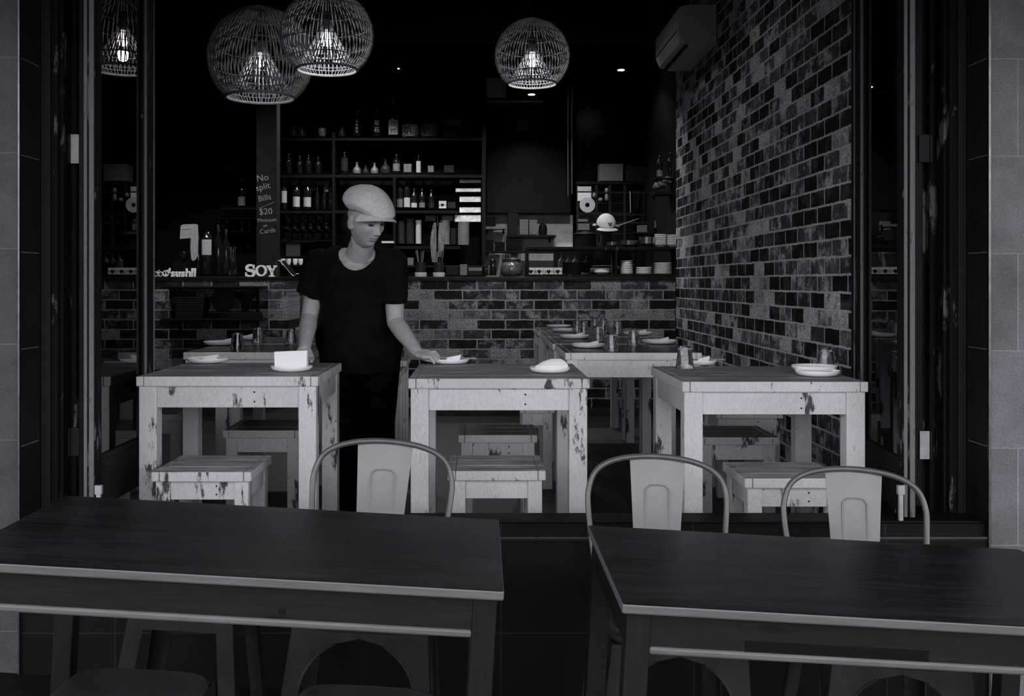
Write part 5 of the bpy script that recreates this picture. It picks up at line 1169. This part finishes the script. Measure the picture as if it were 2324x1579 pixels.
# shirt
s = MB()
s.loft([[tuple(L(cx_+rx*math.cos(a), cy_+ry*math.sin(a), z)) for a in [2*PI*i/40 for i in range(40)]] for z, cx_, cy_, rx, ry in ((1.462, -.545, 4.365, .10, .06), (1.44, -.545, 4.368, .150, .090), (1.41, -.546, 4.372, .176, .112), (1.36, -.547, 4.385, .176, .126), (1.28, -.55, 4.42, .164, .128), (1.18, -.553, 4.46, .157, .130), (1.08, -.555, 4.50, .162, .134), (.97, -.555, 4.535, .172, .140), (.93, -.555, 4.545, .174, .142))])
s.capsule(L(-.64, 4.385, 1.42), L(-.45, 4.385, 1.42), .078, .078, 24)
for sh, e, sg, en in ((shL, eL, -1, L(-.757, 4.412, 1.285)), (shR, eR, 1, L(-.380, 4.372, 1.245))):
    ax = (en-sh).normalized(); a0 = sh-ax*.01; u = ax.cross(Vector((0, 1, 0))).normalized(); v = ax.cross(u).normalized(); rr = []
    for q, r in ((0, .066), (.3, .066), (.6, .062), (1, .060)): 
        c = a0.lerp(en, q); rr.append([tuple(c+u*r*math.cos(t_)+v*r*math.sin(t_)) for t_ in [2*PI*i/24 for i in range(24)]])
    s.loft(rr); s.capsule(sh+Vector((0, 0, .0)), sh+ax*.03, .068, .066, 20)
shirt = s.build('t_shirt', [M_shirt], man, True); remesh(shirt, .0055, 6)
tx = bpy.data.textures.new('folds', 'CLOUDS'); tx.noise_scale = .09
applied(shirt, ('DISPLACE', dict(texture=tx, strength=.018, mid_level=.5)))
ct = MB(); ct.ball((0, 0, 0), (.100, .135, .125), T(*L(-.530, 4.265, 1.515)) @ R(8, 'Y') @ R(-24, 'X'), 40, 24); cto = ct.build('cut', M_shirt, man)
applied(shirt, ('BOOLEAN', dict(operation='DIFFERENCE', object=cto, solver='EXACT'))); bpy.data.objects.remove(cto)
for p in shirt.data.polygons: p.use_smooth = True
# trousers
s = MB(); s.capsule(hipL, hipR, .128, .128, 24); s.capsule(hipL+Vector((.04, 0, .08)), hipR+Vector((-.04, 0, .08)), .12, .12, 24)
for hp, kx, fx in ((hipL, -.625, -.63), (hipR, -.475, -.47)):
    kn = L(kx, 4.565, .70); an = L(fx, 4.625, .30); s.capsule(hp, kn, .118, .085, 20); s.capsule(kn, an, .085, .070, 20)
tr = s.build('trousers', M_trou, man, True); remesh(tr, .008, 4)
for fx in (-.635, -.465):
    m = MB(); m.loft([[tuple(L(fx+.046*sc0*math.cos(a), 4.575+.125*sc0*math.sin(a)+.0, FL+zz)) for a in [2*PI*i/20 for i in range(20)]] for sc0, zz in ((.92, .001), (1, .012), (1, .03), (.85, .055), (.5, .085))]); m.build('shoe', M_hair, man, True)
# short hair under the cap at nape and temple
m = MB(); m.ball((0, .046, -.022), (.079, .060, .062), HM, 28, 18); m.build('hair', M_hair, man, True)
# flat cap: full gathered crown over a short curved peak
def flatcap(parent, M, mat, s=1.):
    b = bmesh.new(); U, V = 64, 30; rows = []
    for j in range(V+1):
        th = (PI*.60)*j/V; row = []
        for i in range(U):
            a = 2*PI*i/U; x, y, z = math.sin(th)*math.sin(a), -math.sin(th)*math.cos(a), math.cos(th)
            f = max(0, -y); bk = max(0, y)
            rx = .101+.004*bk; ry = .146 if y < 0 else .112; rz = .084
            Z0 = z*rz*(1-.30*f*math.sin(th))+.050 - .040*f**1.6*math.sin(th) + .010*bk*math.sin(th)
            if j > V*.80: q = (j-V*.8)/(V*.2); sq_ = 1-.17*q**1.5
            else: sq_ = 1
            seam = 1-.010*math.exp(-((math.sin(4*a))/.10)**2)*math.sin(th)
            row.append(b.verts.new((x*rx*sq_*seam, y*ry*sq_*seam-.003, Z0+.003*math.sin(5*a+1)*math.sin(th)**2)))
        rows.append(row)
    for r0, r1 in zip(rows, rows[1:]):
        for i in range(U): b.faces.new((r0[i], r0[(i+1) % U], r1[(i+1) % U], r1[i]))
    b.faces.new(rows[-1][::-1]) if False else None
    bmesh.ops.remove_doubles(b, verts=b.verts[:], dist=1e-5); bmesh.ops.recalc_face_normals(b, faces=b.faces[:])
    for v in b.verts: v.co *= s
    m = MB(); m._add(b, M); cap = m.build('cap', mat, parent, True)
    applied(cap, ('SOLIDIFY', dict(thickness=.004, offset=-1)))
    m = MB(); rows = []                                    # peak
    for j in range(9):
        q = j/8; row = []
        for i in range(25):
            a = math.radians(-62+124*i/24); r0 = .088; r1 = .130+.018*math.cos(a)
            r = r0+(r1-r0)*q; row.append((r*math.sin(a)*.86*s, -r*math.cos(a)*s, (.030-.020*q-.018*(math.sin(a)**2)*1.1-.006*q*q)*s))
        rows.append(row)
    rings = [r+[(x, y, z-.0045*s) for x, y, z in reversed(r)] for r in rows]; m.loft(rings, M); m.build('peak', mat, cap, True)
    return cap
flatcap(man, HM @ T(0, .004, .022) @ R(-9, 'X') @ R(4, 'Y'), M_tweed)
m = MB(); m.lathe([(.001, 0), (.006, 0), (.005, .003), (.001, .004)], 12, HM @ T(0, .0, .1560)); m.build('cap_button', M_tweed, man, True)

# ---- the cook in the kitchen, bending behind the pass
cook = thing('person', 'cook in a pale baseball cap bending low behind the open shelf unit', 'person', (1.21, 9.75, FL)); O = Vector((1.21, 9.75, FL))
HC = T(*L(1.205, 9.55, 1.87)) @ R(4, 'Z') @ R(26, 'X')
b = MB(); headmesh(b, HC, 1.0)
b.capsule(L(1.22, 9.70, 1.66), L(1.21, 9.60, 1.81), .058, .052, 18)
b.capsule(L(1.04, 9.74, 1.60), L(1.40, 9.74, 1.60), .065, .065, 18)
b.capsule(L(1.21, 9.74, 1.52), L(1.21, 9.82, 1.20), .13, .13, 20)
hpL, hpR = L(1.13, 9.86, 1.10), L(1.29, 9.86, 1.10); b.capsule(hpL, hpR, .10, .10, 18)
for sx_, x0 in ((-1, 1.03), (1, 1.41)):
    sh = L(x0, 9.74, 1.60); e = L(x0+sx_*.05, 9.72, 1.40); w_ = L(1.22+sx_*.08, 9.50, 1.475)
    b.capsule(sh, e, .048, .038); b.capsule(e, w_, .037, .026)
    hand(b, w_, w_+Vector((-sx_*.02, -.055, .012)), (-sx_, 0, 0), (0, 0, 1), (-sx_*.01, -.045, -.025), thumb=(w_+Vector((-sx_*.035, -.03, .0)), w_+Vector((-sx_*.04, -.06, .0))))
for hp, x0 in ((hpL, 1.12), (hpR, 1.30)):
    b.capsule(hp, L(x0, 9.80, .70), .08, .055); b.capsule(L(x0, 9.80, .70), L(x0, 9.86, .31), .055, .038); b.capsule(L(x0, 9.86, .28), L(x0, 9.74, .27), .032, .028)
cb_ = b.build('body', flat('cook_skin_shaded', .06, .6, nz=.1), cook, True); remesh(cb_, .006, 3)  # skin darkened, the shadow over the face is put into its colour
s = MB(); s.capsule(L(1.21, 9.74, 1.54), L(1.21, 9.83, 1.16), .155, .16, 24); s.capsule(L(1.05, 9.74, 1.60), L(1.37, 9.74, 1.60), .085, .085, 20)
for sx_, x0 in ((-1, 1.03), (1, 1.41)): s.capsule(L(x0, 9.74, 1.60), L(x0+sx_*.042, 9.725, 1.44), .068, .060, 18)
s.capsule(hpL, hpR, .13, .13, 20)
for hp, x0 in ((hpL, 1.13), (hpR, 1.29)): s.capsule(hp, L(x0, 9.82, .70), .11, .09); s.capsule(L(x0, 9.82, .70), L(x0, 9.87, .33), .088, .07)
so = s.build('dark_clothes', M_trou, cook, True); remesh(so, .010, 4)
M_ccap = flat('pale_cotton_cap', .62, .9, nz=.12)
b = bmesh.new(); bmesh.ops.create_uvsphere(b, u_segments=40, v_segments=24, radius=1)
for v in b.verts:
    v.co = Vector((v.co.x*.092, v.co.y*.108, v.co.z*.098 if v.co.z > 0 else v.co.z*.02))
m = MB(); m._add(b, HC @ T(0, .004, .030)); cp = m.build('cap', M_ccap, cook, True)
m = MB(); rows = []
for j in range(8):
    q = j/7; rows.append([((.085+.055*q)*math.sin(a)*.86, -(.085+.062*q)*math.cos(a)-.0, .030-.012*q-.02*math.sin(a)**2) for a in [math.radians(-60+120*i/20) for i in range(21)]])
m.loft([r+[(x, y, z-.004) for x, y, z in reversed(r)] for r in rows], HC); m.build('peak', M_ccap, cp, True)
m = MB(); M2 = HC @ T(.012, -.104, .072) @ R(-18, 'X')
m.tube([(-.016, 0, .012), (0, -.002, 0), (.020, 0, .008)], .0042, 6, M=M2); m.tube([(0, -.002, 0), (.003, -.002, -.018)], .004, 6, M=M2); m.tube([(.010, 0, .004), (.016, 0, .018)], .003, 6, M=M2); m.build('cap_emblem', M_ink, cp, True)
m = MB(); m.ball((0, .045, -.01), (.080, .062, .07), HC, 24, 14); m.build('hair', M_hair, cook, True)
m = MB(); m.ball((-.112, .0, .018), (.020, .012, .014), HC, 14, 10); m.build('cap_strap', M_ccap, cook, True)
# long ladle handle slanting beside the cook
k = 9.7/F; m = MB(); m.tube([(0, 0, 0), (46*k, 0, 16*k)], [.007, .004], 8); m.ball((-3*k, 0, -2*k), (.03, .03, .02)); tag(m.build('long_ladle', M_cer, None, True, loc=(X_(1401, 9.7), 9.62, Z_(513, 9.7)))
    , 'long ladle handle slanting up right of the cook\'s cap', 'ladle')
t = thing('stock_pot', 'dark lidded pot with a bright rim left of the cook', 'pot', (X_(1328, 10.5), 10.5, FL), 0); k = 10.5/F
m = MB(); m.box(-.32, .30, -.05, .20, 0, Z_(566, 10.5)-FL, bev=.01); m.build('stove', M_black, t)
m = MB(); z0 = Z_(566, 10.5)-FL; m.lathe([(.001, z0), (25*k, z0), (25*k, z0+34*k), (.001, z0+34*k)], 28); m.build('pot_body', M_black, t, True, sharp=30)
m = MB(); m.lathe([(.001, z0+36*k), (29*k, z0+34*k), (29*k, z0+35.5*k), (10*k, z0+40*k), (3*k, z0+42*k), (.001, z0+42*k)], 28); m.build('lid', M_steeld, t, True, sharp=30)
